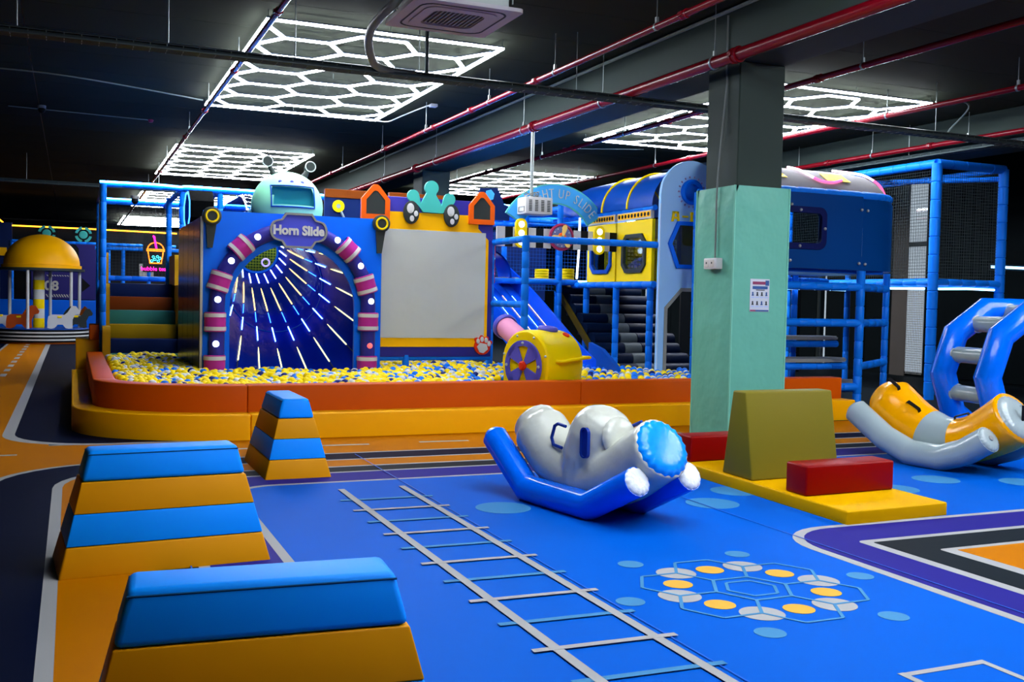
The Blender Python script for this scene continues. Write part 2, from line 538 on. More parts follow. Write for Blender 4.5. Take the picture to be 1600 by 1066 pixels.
# agility ladder
for x in (1.905, 2.39):
    decal('ladder_rail', strip((x, 7.66), (x, 1.0), .05), M['floor_white'], 26)
for k in range(14):
    y = 7.23 - .3745 * k
    decal('ladder_rung', strip((1.795, y + .005), (2.495, y - .012), .04), M['floor_light' if k % 2 == 0 else 'floor_white'], 25 if k % 2 == 0 else 27)
# hexagon game print
HX, HY = 3.288, 4.366
def circ(x, y, r, n=28): return [(x + r * math.cos(2 * math.pi * i / n), y + r * math.sin(2 * math.pi * i / n)) for i in range(n)]
for k in range(6):
    a = math.radians(60 * k)
    decal('white_disc', circ(HX + .442 * math.cos(a), HY + .442 * math.sin(a), .111), M['floor_white'], 18)
    decal('light_blue_disc', circ(HX + .73 * math.cos(a), HY + .73 * math.sin(a), .074), M['floor_light'], 18)
    b = a + math.radians(30)
    decal('yellow_disc', circ(HX + .382 * math.cos(b), HY + .382 * math.sin(b), .079), M['floor_yellow'], 18)
def hexline(cx, cy, r, w_, lv):
    for k in range(6):
        a = math.radians(60 * k); b = a + math.radians(60)
        decal('hexagon_line', strip((cx + r * math.cos(a), cy + r * math.sin(a)), (cx + r * math.cos(b), cy + r * math.sin(b)), w_), M['floor_light'], lv)
hexline(HX, HY, .22, .02, 19); hexline(HX, HY, .145, .018, 19)
for k in range(6):
    b = math.radians(60 * k + 30)
    hexline(HX + .381 * math.cos(b), HY + .381 * math.sin(b), .22, .018, 20)
for x, y in ((2.84, 6.67), (4.404, 6.352), (4.874, 6.72), (6.23, 6.415), (6.937, 6.66), (7.6, 6.32), (8.3, 6.6)):
    decal('pale_blue_disc', circ(x, y, .2), M['floor_disc'], 17)
for a, b in (((3.11, 3.11), (3.56, 3.11)), ((3.11, 3.13), (3.11, 2.4)), ((3.545, 3.13), (3.545, 2.4))):
    decal('square_line', strip(a, b, .035), M['floor_white'], 18)

# ceiling of boards with recessed joints
ceiling = struct('ceiling', MB().box(X0 - .2, X1 + .2, Y0 - .2, Y1 + .2, HC + .012, HC + .25), M['housing'])
proto = None
for xa, xb in ((-6.0, -.55), (-.54, 6.59), (7.21, 13.8), (14.4, 17.0)):
    proto = None
    for k in range(49):
        y = Y0 + .1 + k * 1.22
        if proto is None:
            proto = build('ceiling_board', MB().box(xa + .004, xb - .004, 0, 1.212, HC, HC + .012), M['ceiling'], ceiling, world=False)
            proto.location = (0, y, 0)
        else:
            c = proto.copy(); COL.objects.link(c); c.location = (0, y, 0)
# walls
wr = MB()
wins = [(16.82, 17.6, .05, 4.3), (19.96, 20.32, .05, 4.3), (28.4, 29.0, .05, 4.3)]
y = Y0
for a, b, z0_, z1_ in wins:
    wr.box(X1, X1 + .25, y, a, 0, HC); wr.box(X1, X1 + .25, a, b, 0, z0_); wr.box(X1, X1 + .25, a, b, z1_, HC); y = b
wr.box(X1, X1 + .25, y, Y1, 0, HC)
wall_right = struct('wall_right', wr, M['wall'])
for k in range(24):
    yy = 9 + k * 1.2
    if any(a - .75 < yy + .6 < b + .75 for a, b, _, _ in wins): continue
    if k == 0: pass
    build('wall_panel', MB().box(X1 - .02, X1, yy + .01, yy + 1.19, .05, 4.3, .004, 1), M['wall'], wall_right)
struct('wall_left', MB().box(X0 - .25, X0, Y0, Y1, 0, HC), M['wall'])
struct('wall_back', MB().box(X0, X1, Y1, Y1 + .25, 0, HC), M['wall'])
struct('wall_front', MB().box(X0, X1, Y0 - .25, Y0, 0, HC), M['wall'])
for i, (a, b, z0_, z1_) in enumerate(wins):
    f = MB()
    f.box(X1 + .02, X1 + .1, a, a + .03, z0_, z1_).box(X1 + .02, X1 + .1, b - .03, b, z0_, z1_).box(X1 + .02, X1 + .1, a, b, z0_, z0_ + .04).box(X1 + .02, X1 + .1, a, b, z1_ - .04, z1_)
    f.box(X1 + .02, X1 + .1, a, b, 2.86, 2.96)
    wn = struct('window_%d' % (i + 1), f, M['charcoal'])
    build('pane', MB().box(X1 + .055, X1 + .065, a + .03, b - .03, z0_ + .04, z1_ - .04), M['glass'], wn)
    if i == 0:
        o = build('shade_mesh', net((X1 - .03, a, .06), (0, b - a, 0), (0, 0, 1.85), .05, .007), M['grey'], wn); o['kind'] = 'stuff'
        build('curtain', MB().box(X1 - .04, X1 - .02, 17.3, 17.75, 0, 4.35), M['curtain'], wn)
# columns and beams
def column(y, pad):
    c = struct('column', MB().box(6.6, 7.2, y, y + .6, 0, 4.13, .012, 1), M['beam'])
    return c
column(9.24, True); column(20.1, False); column(31.0, False)
struct('ceiling_beam', MB().box(6.6, 7.2, Y0, Y1, 4.13, HC - .002, .01, 1), M['beam'])
struct('ceiling_beam', MB().box(13.8, 14.4, Y0, Y1, 4.13, HC - .002, .01, 1), M['beam'])
struct('ceiling_beam', MB().box(-.6, 0.0, Y0, -1.0, 4.13, HC - .002, .01, 1), M['beam'])

# ================================================================= CEILING LIGHTS
def tube_mesh(L):
    mb = MB()
    mb.use(0).box(-L / 2, L / 2, -.023, .023, 0, .02)
    mb.use(1).box(-L / 2, L / 2, -.02, .02, .02, .04)
    return mb
S_ = .567
def light_panel(x0, y0, label):
    t = thing('hexagon_light_panel', label, 'ceiling light', (x0, y0, 4.62), 0, 'hexagon light panels')
    return t
panel0 = light_panel(2.04, 11.92, 'nearest hexagon light panel, hung left of the ceiling air conditioner')
PW, PL = 2.89, 5.85
segs = []
for k in range(6):
    yy = .77 + .98 * k
    if yy < PL - .1:
        segs.append(((.33, yy), (.895, yy))); segs.append(((2.01, yy), (2.56, yy)))
for k in range(6):
    segs.append(((1.165, .275 + .98 * k), (1.73, .275 + .98 * k)))
for k in range(7):
    yc = .275 + .98 * k; y1 = .77 + .98 * k
    for xa, xb in ((.895, 1.165), (2.01, 1.73)):
        if yc < PL:
            if y1 < PL - .1: segs.append(((xa, y1), (xb, yc)))
            if 0 <= k - 1: segs.append(((xa, y1 - .98), (xb, yc)))
    for xa, xb in ((.33, .045), (2.56, 2.845)):
        if y1 < PL - .1: segs.append(((xa, y1), (xb, yc)))
        if k >= 1 and yc < PL: segs.append(((xa, y1 - .98), (xb, yc)))
tm = None
for a, b in segs:
    L = math.hypot(b[0] - a[0], b[1] - a[1])
    if tm is None:
        tm = build('light_tube', tube_mesh(S_), [M['tube'], M['housing']], panel0, world=False)
        o = tm
    else:
        o = tm.copy(); COL.objects.link(o); o.parent = panel0
    o.location = ((a[0] + b[0]) / 2, (a[1] + b[1]) / 2, 0)
    o.rotation_euler = (0, 0, math.atan2(b[1] - a[1], b[0] - a[0]))
    o.scale = (L / S_, 1, 1)
for (cx, cy, L, r) in ((PW / 2, 0, PW, 0), (PW / 2, PL, PW, 0), (0, PL / 2, PL, math.pi / 2), (PW, PL / 2, PL, math.pi / 2)):
    o = build('border_tube', tube_mesh(L + .04), [M['tube'], M['housing']], panel0, world=False)
    o.location = (cx, cy, .002); o.rotation_euler = (0, 0, r)
for x in (0.0, PW / 2, PW):
    for yv in (0.0, PL / 2, PL):
        o = build('suspension_wire', MB().cyl((0, 0, .04), (0, 0, .122), .004, 5), M['wire'], panel0, world=False)
        o.location = (x, yv, 0)
for (x, yv), lab in (((2.03, 22.8), 'second hexagon light panel behind the nearest one, above the mint dome'),
                    ((2.0, 34.0), 'third hexagon light panel, seen through the blue net frame'),
                    ((1.98, 45.6), 'farthest hexagon light panel, above the neon cup'),
                    ((9.14, 11.93), 'hexagon light panel right of the near column, cut by it'),
                    ((9.3, 23.0), 'hexagon light panel behind the projector, over the slide'),
                    ((2.04, 0.6), 'hexagon light panel overhead in front of the picture, left bay'),
                    ((9.14, 0.6), 'hexagon light panel overhead in front of the picture, right bay')):
    t = copy_tree(panel0, (x, yv, 4.62), lab)
    if yv < 5:
        for ch in t.children:
            if 'tube' in ch.name:
                ch.material_slots[0].link = 'OBJECT'
                ch.material_slots[0].material = M['tube_left'] if x < 5 else M['tube_right']

# ================================================================= PIPES, TRAYS
def pipe(name, label, x, z, r, ya, yb, m, rods, coup, zc=HC):
    t = thing(name, label, 'pipe', (x, ya, z))
    build('pipe_run', MB().cyl((x, ya, z), (x, yb, z), r, 14), m, t)
    for yy in coup:
        mb = MB(); mb.lathe([(r * 1.02, -.06), (r * 1.3, -.055), (r * 1.3, -.02), (r * 1.12, -.015), (r * 1.12, .015), (r * 1.3, .02), (r * 1.3, .055), (r * 1.02, .06)], (x, yy, z), (0, 1, 0), 14)
        mb.box(x - r * 1.55, x + r * 1.55, yy - .03, yy + .03, z - .02, z + .02)
        build('coupling', mb, m, t)
    for yy in rods:
        mb = MB(); mb.cyl((x, yy, z + r + .03), (x, yy, zc), .006, 6)
        mb.lathe([(r * 1.03, -.015), (r * 1.12, -.015), (r * 1.12, .015), (r * 1.03, .015)], (x, yy, z), (0, 1, 0), 14)
        mb.box(x - .015, x + .015, yy - .015, yy + .015, z + r, z + r + .06)
        build('hanger_rod', mb, M['wire'], t)
    return t
pipe('sprinkler_pipe', 'thin dark red pipe running across the near light panel at its left side', 1.93, 4.40, .032, Y0, 50, M['red_pipe'], (7.5, 13.4, 16.5, 19.3, 24, 30), (10.7, 13.8, 17.0, 20.0, 26))
pipe('sprinkler_pipe', 'red pipe high beside the beam, left of the thick red pipe', 5.40, 4.28, .036, Y0, 45, M['red_pipe'], (9.0, 11.36, 13.5, 16.3, 18.9, 22, 26), (8.5, 11.9, 14.2, 15.9, 18.6, 23))
pipe('sprinkler_pipe', 'thickest red pipe, passing in front of the near column', 6.34, 4.095, .066, Y0, 45, M['red_pipe'], (5.5, 9.35, 11.87, 14.4, 18.5, 22), (5.0, 8.95, 14.0, 19.7))
pipe('sprinkler_pipe', 'dark red pipe just right of the beam, under the right light panel', 8.78, 4.42, .04, Y0, 45, M['red_pipe'], (9.8, 12.6, 15.6, 19, 24), (10.6, 14.2, 17.6, 22))
pipe('sprinkler_pipe', 'red pipe at the right edge of the right light panel', 11.15, 4.36, .04, Y0, 45, M['red_pipe'], (9.6, 11.9, 15.5, 18.5, 22), (12.6, 17.2, 21))
pipe('sprinkler_pipe', 'farthest right red pipe, over the netted cage', 13.55, 4.3, .045, Y0, 45, M['red_pipe'], (10.4, 12.6, 14.8, 18), (13.4, 16))

def tray(label, p, q, wd, step, rods):
    p = Vector(p); q = Vector(q); d = (q - p).normalized(); n = Vector((-d.y, d.x, 0)); up = Vector((0, 0, 1))
    t = thing('cable_tray', label, 'cable tray', p)
    L = (q - p).length
    mb = MB()
    for sgn in (-1, 1):
        mb.sweep([p + n * sgn * wd / 2, q + n * sgn * wd / 2], .012, 6)
        mb.sweep([p + n * sgn * wd / 2 + up * .05, q + n * sgn * wd / 2 + up * .05], .006, 5)
    build('tray_rail', mb, M['tray'], t)
    mb = MB(); mb.sweep([p + up * .03, q + up * .03], .05, 8); mb.sweep([p + up * .012 + n * wd * .4, q + up * .012 + n * wd * .4], .026, 8); mb.sweep([p + up * .012 - n * wd * .4, q + up * .012 - n * wd * .4], .024, 8)
    build('cable_bundle', mb, M['tray'], t)
    k = 0.0; mb = MB()
    while k < L:
        c = p + d * k
        mb.sweep([c + n * wd / 2 + up * .05, c + n * wd / 2 - up * .012, c - n * wd / 2 - up * .012, c - n * wd / 2 + up * .05], .0045, 4)
        k += step
    o = build('tray_wire', mb, M['conduit'], t); o['kind'] = 'stuff'
    for k in rods:
        c = p + d * k
        build('hanger_rod', MB().cyl(c + up * .03, (c.x, c.y, HC), .006, 6), M['wire'], t)
    return t
ct = tray('long dark cable tray crossing the ceiling from left to right', (-2.0, 11.13, 3.98), (16.4, 11.22, 3.98), .16, .16, (1.5, 2.9, 4.2, 5.6, 7.6, 10.2, 13.4))
build('support_post', MB().cyl((3.69, 11.16, 4.0), (3.69, 11.16, HC), .024, 8), M['tray'], ct)
tray('cable tray with upright clips beside the far right beam', (13.65, 9.0, 4.14), (13.65, 24, 4.14), .2, .22, (2, 5, 8))

# thin conduits and detectors on the ceiling
def conduit(label, pts, r=.012, m='conduit', box=None):
    mb = MB(); mb.sweep(smooth_path(pts, 4), r, 6)
    t = thing('conduit', label, 'conduit', pts[0])
    build('conduit_run', mb, M[m], t)
    if box:
        c = Vector(box); build('junction_box', MB().box(c.x - .06, c.x + .06, c.y - .06, c.y + .06, c.z - .05, c.z, .008, 1), M['white'], t)
conduit('thin grey conduit along the ceiling at upper left', [(-1.2, 16.9, HC - .015), (0, 17.0, HC - .015), (2.0, 17.9, HC - .02)])
conduit('white conduit dropping from the near light panel to a box', [(4.93, 17.8, 4.64), (5.15, 17.7, 4.62), (5.3, 17.4, 4.68), (5.45, 16.8, HC - .02), (5.5, 16.4, HC - .02)], .012, 'white', (5.52, 16.3, HC - .02))
conduit('white conduit with a box above the far right red pipe', [(12.1, 11.9, 4.66), (12.6, 11.9, 4.72), (13.1, 12.2, 4.7), (13.45, 12.9, 4.5), (13.5, 13.0, 4.42)], .014, 'conduit', (13.5, 13.0, 4.42))
conduit('grey conduit in the corner between beam and ceiling', [(6.57, 6, 4.70), (6.57, 10, 4.70), (6.57, 14, 4.70), (6.57, 20, 4.70), (6.57, 26, 4.70)], .022)
def detector(label, p, stem):
    t = thing('fire_detector', label, 'detector', p)
    p = Vector(p)
    build('detector_body', MB().lathe([(0, -.05), (.035, -.05), (.05, -.02), (.05, 0), (0, 0)], p, (0, 0, 1), 14), M['maroon'], t)
    build('cable_stem', MB().sweep([p + Vector((0, 0, -.01)), p + Vector(stem)], .01, 6), M['conduit'], t)
detector('small red ceiling detector left of the light panels', (1.35, 20.5, HC - .01), (-2.4, -.2, 0))
detector('small red ceiling detector at the upper right', (11.9, 9.9, HC - .01), (1.7, -.4, 0))
detector('small red ceiling detector over the blue arch panel', (9.6, 19.6, HC - .01), (1.5, -.7, 0))
def camera_dome(label, p):
    t = thing('security_camera', label, 'camera', p)
    p = Vector(p)
    build('dome', MB().ball(p, .06, 12, 8), M['black'], t)
    build('bracket', MB().lathe([(0, .0), (.07, .0), (.07, .05), (0, .05)], p + Vector((0, 0, .03)), (0, 0, 1), 12), M['grey'], t)
camera_dome('small dome camera on the dark ceiling at far left', (-.5, 20.0, HC - .08))
camera_dome('small dome camera in the top of the blue net frame', (.98, 18.6, 3.05))

# air conditioner
ac = thing('air_conditioner', 'square white ceiling cassette air conditioner with a grey grille', 'air conditioner', (3.37, 9.43, 4.2))
ax, ay = 3.37, 9.43
def sq(h, r, z): 
    p = []
    for sx, sy, a in ((1, -1, -90), (1, 1, 0), (-1, 1, 90), (-1, -1, 180)):
        p += [(ax + sx * (h - r) + r * math.cos(math.radians(a + k * 22.5)), ay + sy * (h - r) + r * math.sin(math.radians(a + k * 22.5)), z) for k in range(5)]
    return p
build('fascia', MB().ring(sq(.53, .05, 4.2), sq(.33, .1, 4.2), (0, 0, .035)), M['ac'], ac)
build('slot', MB().ring(sq(.43, .13, 4.196), sq(.415, .13, 4.196), (0, 0, .012)), M['black'], ac)
build('louvre_panel', MB().ring(sq(.36, .12, 4.19), sq(.26, .09, 4.19), (0, 0, .03)), M['ac'], ac)
gb = MB(); gb.prism(sq(.28, .09, 4.215), (0, 0, .01))
g_ = build('intake_grille', gb, M['ac_dark'], ac)
for k in range(13):
    xx = ax - .25 + .5 * k / 12
    build('grille_slat', MB().box(xx - .006, xx + .006, ay - .235, ay + .235, 4.2, 4.216), M['grey'], g_)
build('housing', MB().box(ax - .42, ax + .42, ay - .42, ay + .42, 4.235, 4.58, .01, 1), M['galv'], ac)
for sx in (-1, 1):
    for sy in (-1, 1):
        build('hanger_rod', MB().cyl((ax + sx * .46, ay + sy * .4, 4.3), (ax + sx * .46, ay + sy * .4, HC), .008, 6), M['wire'], ac)
build('insulated_pipe', MB().sweep(smooth_path([(2.97, 9.35, 4.5), (2.88, 9.5, 4.4), (2.845, 9.65, 4.33), (2.82, 9.95, 4.3), (2.815, 10.3, 4.26), (2.86, 10.6, 4.2), (2.93, 10.8, 4.12), (3.04, 11.0, 4.05), (3.21, 11.1, 4.02), (3.55, 11.15, 4.02)], 5), .046, 10), M['conduit'], ac)

# ================================================================= COLUMN PADDING
pad = thing('column_padding', 'mint green vinyl padding wrapped around the near column', 'padding', (6.9, 9.5, 0))
mpx0, mpx1, mpy0, mpy1, mz = 6.535, 7.255, 9.175, 9.9, 2.785
def padpanel(c0, c1, nrm, label=None):
    c0 = Vector(c0); c1 = Vector(c1); n = Vector(nrm)
    mb = MB(); ang = 14; hh = 26
    u = c1 - c0; vs_ = []; fs = []
    rnd = random.Random(3)
    for i in range(hh + 1):
        for j in range(ang + 1):
            s = j / ang; h = i / hh
            e = min(1, 5 * s, 5 * (1 - s)) * min(1, 10 * h, 10 * (1 - h))
            bulge = .012 * e + .006 * e * math.sin(9 * h + 3 * s) * math.sin(5 * s + 2 * h)
            vs_.append(c0 + u * s + Vector((0, 0, mz * h)) + n * bulge)
    for i in range(hh):
        for j in range(ang):
            a = i * (ang + 1) + j
            fs.append((a, a + 1, a + ang + 2, a + ang + 1))
    mb.add(vs_, fs)
    o = len(mb.v)
    mb.add([c0 - n * .045, c1 - n * .045, c1 - n * .045 + Vector((0, 0, mz)), c0 - n * .045 + Vector((0, 0, mz)), c0, c1, c1 + Vector((0, 0, mz)), c0 + Vector((0, 0, mz))],
           [(3, 2, 1, 0), (0, 1, 5, 4), (1, 2, 6, 5), (2, 3, 7, 6), (3, 0, 4, 7)])
    return build('padding_panel', mb, M['mint_pad'], pad, ang=50)
padpanel((mpx0, mpy1, 0), (mpx0, mpy0, 0), (-1, 0, 0))
padpanel((mpx0, mpy0, 0), (mpx1, mpy0, 0), (0, -1, 0))
padpanel((mpx1, mpy0, 0), (mpx1, mpy1, 0), (1, 0, 0))
padpanel((mpx1, mpy1, 0), (mpx0, mpy1, 0), (0, 1, 0))
for x, yv in ((mpx0, mpy0), (mpx1, mpy0), (mpx0, mpy1), (mpx1, mpy1)):
    build('corner_piping', MB().cyl((x, yv, 0), (x, yv, mz), .012, 8), M['mint_edge'], pad)
sk = thing('power_socket', 'white double power socket box on the left side of the mint padding', 'socket', (6.5, 9.47, 1.94))
build('socket_box', MB().box(6.445, 6.53, 9.36, 9.6, 1.885, 2.005, .008, 2), M['white'], sk)
for yv in (9.54, 9.44):
    o = build('socket_plate', MB().box(6.44, 6.446, yv - .036, yv + .036, 1.905, 1.985, .002, 1), M['cream'], sk)
    build('socket_hole', MB().disc((6.441, yv, 1.952), (-1, 0, 0), .012, .003, 10), M['charcoal'], o)
conduit('grey conduit running down the near column to the socket', [(6.585, 9.47, 4.66), (6.585, 9.47, 4.1), (6.58, 9.45, 3.95), (6.575, 9.47, 3.7), (6.51, 9.47, 2.9), (6.505, 9.47, 2.3), (6.505, 9.47, 2.0)], .011, 'galv')
po = thing('notice_poster', 'small white rules poster on the front of the mint padding', 'poster', (6.885, 9.16, 1.6))
yv = 9.163
build('sheet', MB().box(6.757, 7.012, yv - .004, yv, 1.428, 1.784), M['paper'], po)
def ink(x0, x1, z0, z1, m): build('print', MB().box(6.757 + x0 * .255, 6.757 + x1 * .255, yv - .006, yv - .003, 1.784 - z1 * .356, 1.784 - z0 * .356), M[m], po)
ink(.12, .78, .08, .17, 'ink_maroon'); ink(.78, .97, .04, .2, 'ink_blue'); ink(.12, .9, .22, .31, 'ink_blue'); ink(.3, .75, .325, .35, 'ink_dark')
ink(.02, .3, .945, .99, 'ink_maroon'); ink(.3, .98, .945, .99, 'ink_blue')
for r in range(2):
    for c in range(4):
        xx = .14 + c * .235; zz = .46 + r * .28
        mb = MB()
        cx = 6.757 + xx * .255; cz = 1.784 - zz * .356
        mb.disc((cx, yv - .003, cz + .012), (0, -1, 0), .011, .003, 10); mb.prism(XZ([(cx - .016, cz - .02), (cx + .016, cz - .02), (cx + .006, cz + .006), (cx - .006, cz + .006)], yv - .003), (0, -.003, 0))
        build('pictogram', mb, M['ink_dark' if (c + r) % 3 else 'ink_blue'], po)
        ink(xx - .09, xx + .09, zz + .09, zz + .115, 'ink_pale')

# ================================================================= FOAM WALL ROUND THE BALL PIT
def ell(cx, cy, rx, ry, a0, a1, n):
    return [(cx + rx * math.cos(math.radians(a0 + (a1 - a0) * i / n)), cy + ry * math.sin(math.radians(a0 + (a1 - a0) * i / n))) for i in range(n + 1)]
def foam_seg(name, poly, z0, z1, m, label, group):
    bm = bmesh.new()
    lo = [bm.verts.new((x, y, z0)) for x, y in poly]; hi = [bm.verts.new((x, y, z1)) for x, y in poly]
    n = len(poly)
    bm.faces.new(lo[::-1]); ft = bm.faces.new(hi)
    for i in range(n):
        bm.faces.new((lo[i], lo[(i + 1) % n], hi[(i + 1) % n], hi[i]))
    bmesh.ops.recalc_face_normals(bm, faces=bm.faces[:])
    vert = [e for e in bm.edges if abs(e.verts[0].co.z - e.verts[1].co.z) > .1 and len(e.link_faces) == 2 and e.calc_face_angle(0) > .6]
    bmesh.ops.bevel(bm, geom=list(ft.edges) + vert, offset=.016, segments=3, affect='EDGES', profile=.5)
    return solo(name, MB().bm(bm), m, label, 'foam wall', group)
g1, g2 = 'yellow foam bench pieces round the ball pit', 'orange foam wall pieces round the ball pit'
ZY, ZO = .265, .545
foam_seg('foam_bench', ell(1.69, 11.95, 1.69, 1.33, 180, 270, 14) + [(1.69, 11.1)] + ell(1.69, 11.95, 1.24, .85, 270, 180, 14)[1:], 0, ZY, M['yellow_foam'], 'yellow curved foam bench piece at the left front corner of the ball pit', g1)
foam_seg('foam_bench', [(0, 11.955), (.45, 11.955), (.45, 17.35), (0, 17.35)], 0, ZY, M['yellow_foam'], 'yellow foam bench piece running back along the left side of the ball pit', g1)
foam_seg('foam_bench', [(1.694, 10.62), (5.645, 10.62), (5.645, 11.1), (1.694, 11.1)], 0, ZY, M['yellow_foam'], 'long yellow foam bench piece behind the far striped block', g1)
foam_seg('foam_bench', [(5.65, 10.62), (9.59, 10.62), (9.59, 11.1), (5.65, 11.1)], 0, ZY, M['yellow_foam'], 'yellow foam bench piece passing behind the mint column', g1)
foam_seg('foam_wall_piece', ell(1.69, 12.0, 1.48, 1.14, 180, 270, 14) + ell(1.69, 12.0, 1.25, .9, 270, 180, 14), ZY, ZO, M['orange_foam'], 'orange curved foam wall piece at the left front corner of the ball pit', g2)
foam_seg('foam_wall_piece', [(.21, 12.005), (.44, 12.005), (.44, 17.3), (.21, 17.3)], ZY, ZO, M['orange_foam'], 'orange foam wall piece running back along the left side of the ball pit', g2)
foam_seg('foam_wall_piece', [(1.694, 10.86), (5.605, 10.86), (5.605, 11.1), (1.694, 11.1)], ZY, ZO, M['orange_foam'], 'long orange foam wall piece in front of the horn slide', g2)
foam_seg('foam_wall_piece', [(5.61, 10.86), (9.56, 10.86), (9.56, 11.1), (5.61, 11.1)], ZY, ZO, M['orange_foam'], 'orange foam wall piece passing behind the mint column', g2)
foam_seg('foam_bench', [(.06, 17.75), (.42, 17.75), (.42, 18.4), (.06, 18.4)], 0, .72, M['yellow_foam'], 'short yellow foam block at the back left end of the pit wall', g1)
foam_seg('foam_wall_piece', [(.26, 17.6), (.46, 17.6), (.46, 18.2), (.26, 18.2)], .72 + .0, .96, M['orange_foam'], 'short orange foam block beside the climbing steps', g2)
struct('pit_floor', MB().box(.45, 9.5, 11.1, 17.6, .012, .03), M['deep_blue'])

# ================================================================= BALLS
import numpy as np
def in_pit(x, y):
    if x < .5: return False
    if x < 1.69:
        e = ((x - 1.69) / 1.19) ** 2 + ((y - 12.0) / .84) ** 2
        if y < 12.0 and e > 1: return False
    if y < 11.15: return False
    if x < 1.47: return y < 17.05
    if x < 3.9: return y < 13.42
    if x < 5.5: return y < 14.4
    if x < 7.45: return y < 13.9 
    return x < 8.3 and y < 12.75
def surf(x, y):
    h = .475 + .02 * math.sin(2.1 * x + .7) * math.sin(1.7 * y) + .015 * math.sin(5.3 * x + 2 * y)
    h += .05 * max(0, min(1, (y - 11.3) / 2)) if x > 3.9 else .02 * max(0, min(1, (y - 11.3) / 2))
    return h
rb = random.Random(11)
top, low = [], []
R = .047
i = 0
yy = 11.15
while yy < 17.1:
    xx = .5 + (i % 2) * R
    while xx < 8.3:
        x = xx + rb.uniform(-.006, .006); y = yy + rb.uniform(-.006, .006)
        if in_pit(x, y) and not (4.86 < x < 6.0 and 11.08 < y < 11.95):
            f = min(1, max(0, (x - 2.2) / 4.6))
            q = rb.random()
            py, pw, pb = .73 - .31 * f, .14, .07 + .3 * f
            c = 0 if q < py else 1 if q < py + pw else 2 if q < py + pw + pb else 3
            if rb.random() > .07:
                top.append((x, y, surf(x, y) + rb.uniform(-.016, .02), c))
            low.append((x + rb.uniform(-.02, .02) + R, y + R * .6, surf(x, y) - .06, rb.choice((0, 0, 0, 1, 2, 3))))
        xx += R * 2.03
    yy += R * 1.77; i += 1
top.sort(key=lambda p: (p[0]) ** 2 + p[1] ** 2 + 0 * p[2])
near = top[:300]; rest = top[300:] + low
names = ['yellow', 'pale grey', 'bright blue', 'dark navy']
bmats = [M['ball_yellow'], M['ball_white'], M['ball_blue'], M['ball_navy']]
protos = []
for c in range(4):
    mb = MB(); mb.ball((0, 0, 0), R, 16, 10)
    protos.append(None)
for x, y, z, c in near:
    if protos[c] is None:
        o = build('play_ball', MB().ball((0, 0, 0), R, 16, 10), bmats[c]); protos[c] = o
        o['label'] = names[c] + ' plastic ball at the front of the ball pit'; o['category'] = 'ball'; o['group'] = names[c] + ' balls in the pit'
    else:
        o = protos[c].copy(); COL.objects.link(o)
    o.location = (x, y, z)
sph = MB().ball((0, 0, 0), R, 10, 6)
sv = np.array([tuple(p) for p in sph.v], dtype=np.float32)
tri = []
for f in sph.f:
    tri.append([f[0], f[1], f[2]])
    if len(f) == 4: tri.append([f[0], f[2], f[3]])
tri = np.array(tri, dtype=np.int32)
nb = len(rest)
cen = np.array([p[:3] for p in rest], dtype=np.float32); cc = np.array([p[3] for p in rest], dtype=np.int32)
V_ = (sv[None] + cen[:, None]).reshape(-1, 3); F_ = (tri[None] + (np.arange(nb, dtype=np.int32) * len(sv))[:, None, None]).reshape(-1, 3)
me = bpy.data.meshes.new('ball_mass')
me.vertices.add(len(V_)); me.vertices.foreach_set('co', V_.ravel())
me.loops.add(F_.size); me.loops.foreach_set('vertex_index', F_.ravel())
me.polygons.add(len(F_)); me.polygons.foreach_set('loop_start', np.arange(0, F_.size, 3, dtype=np.int32))
for m in bmats: me.materials.append(m)
me.polygons.foreach_set('material_index', np.repeat(cc, len(tri)))
me.polygons.foreach_set('use_smooth', np.ones(len(F_), dtype=bool))
me.update(); me.validate()
bo = bpy.data.objects.new('ball_pit_fill', me); COL.objects.link(bo)
bo['kind'] = 'stuff'; bo['label'] = 'mass of yellow, white and blue plastic balls filling the pit'; bo['category'] = 'balls'

# ================================================================= VAULTING BLOCKS
def block(cx, cy, rz, label):
    t = thing('vaulting_block', label, 'foam block', (cx, cy, 0), rz, 'striped foam vaulting blocks')
    W, D, w_, d_, H = 1.1, .545, .78, .215, .645
    for k in range(4):
        a, b = k / 4, (k + 1) / 4
        def lp(s, z):
            x = (W + (w_ - W) * s) / 2; y = (D + (d_ - D) * s) / 2
            return [(-x, -y, z), (x, -y, z), (x, y, z), (-x, y, z)]
        mb = MB().hexa(lp(a, H * a + (.0015 if k else 0)) + lp(b, H * b), .022 if k == 3 else .012 if k == 0 else .006, 3)
        build('foam_layer', mb, M['block_blue' if k % 2 else 'block_orange'], t, world=False, ang=60)
    # stitched seam just below the top edge
    x, y = (W + (w_ - W) * .985) / 2 + .002, (D + (d_ - D) * .985) / 2 + .002
    for a, b in (((-x, -y), (x, -y)), ((-x, y), (x, y))):
        build('seam', MB().sweep([(a[0], a[1], H * .968), (b[0], b[1], H * .968)], .0035, 5), M['seam'], t, world=False)
    return t
block(.548, 3.165, math.radians(-4.2), 'nearest striped blue and orange foam block, cut by the bottom of the picture')
block(.469, 5.985, math.radians(3.9), 'middle striped foam block on the orange lane, behind the nearest one')
block(1.70, 8.80, math.radians(90), 'farthest striped foam block, standing end-on by the yellow bench')

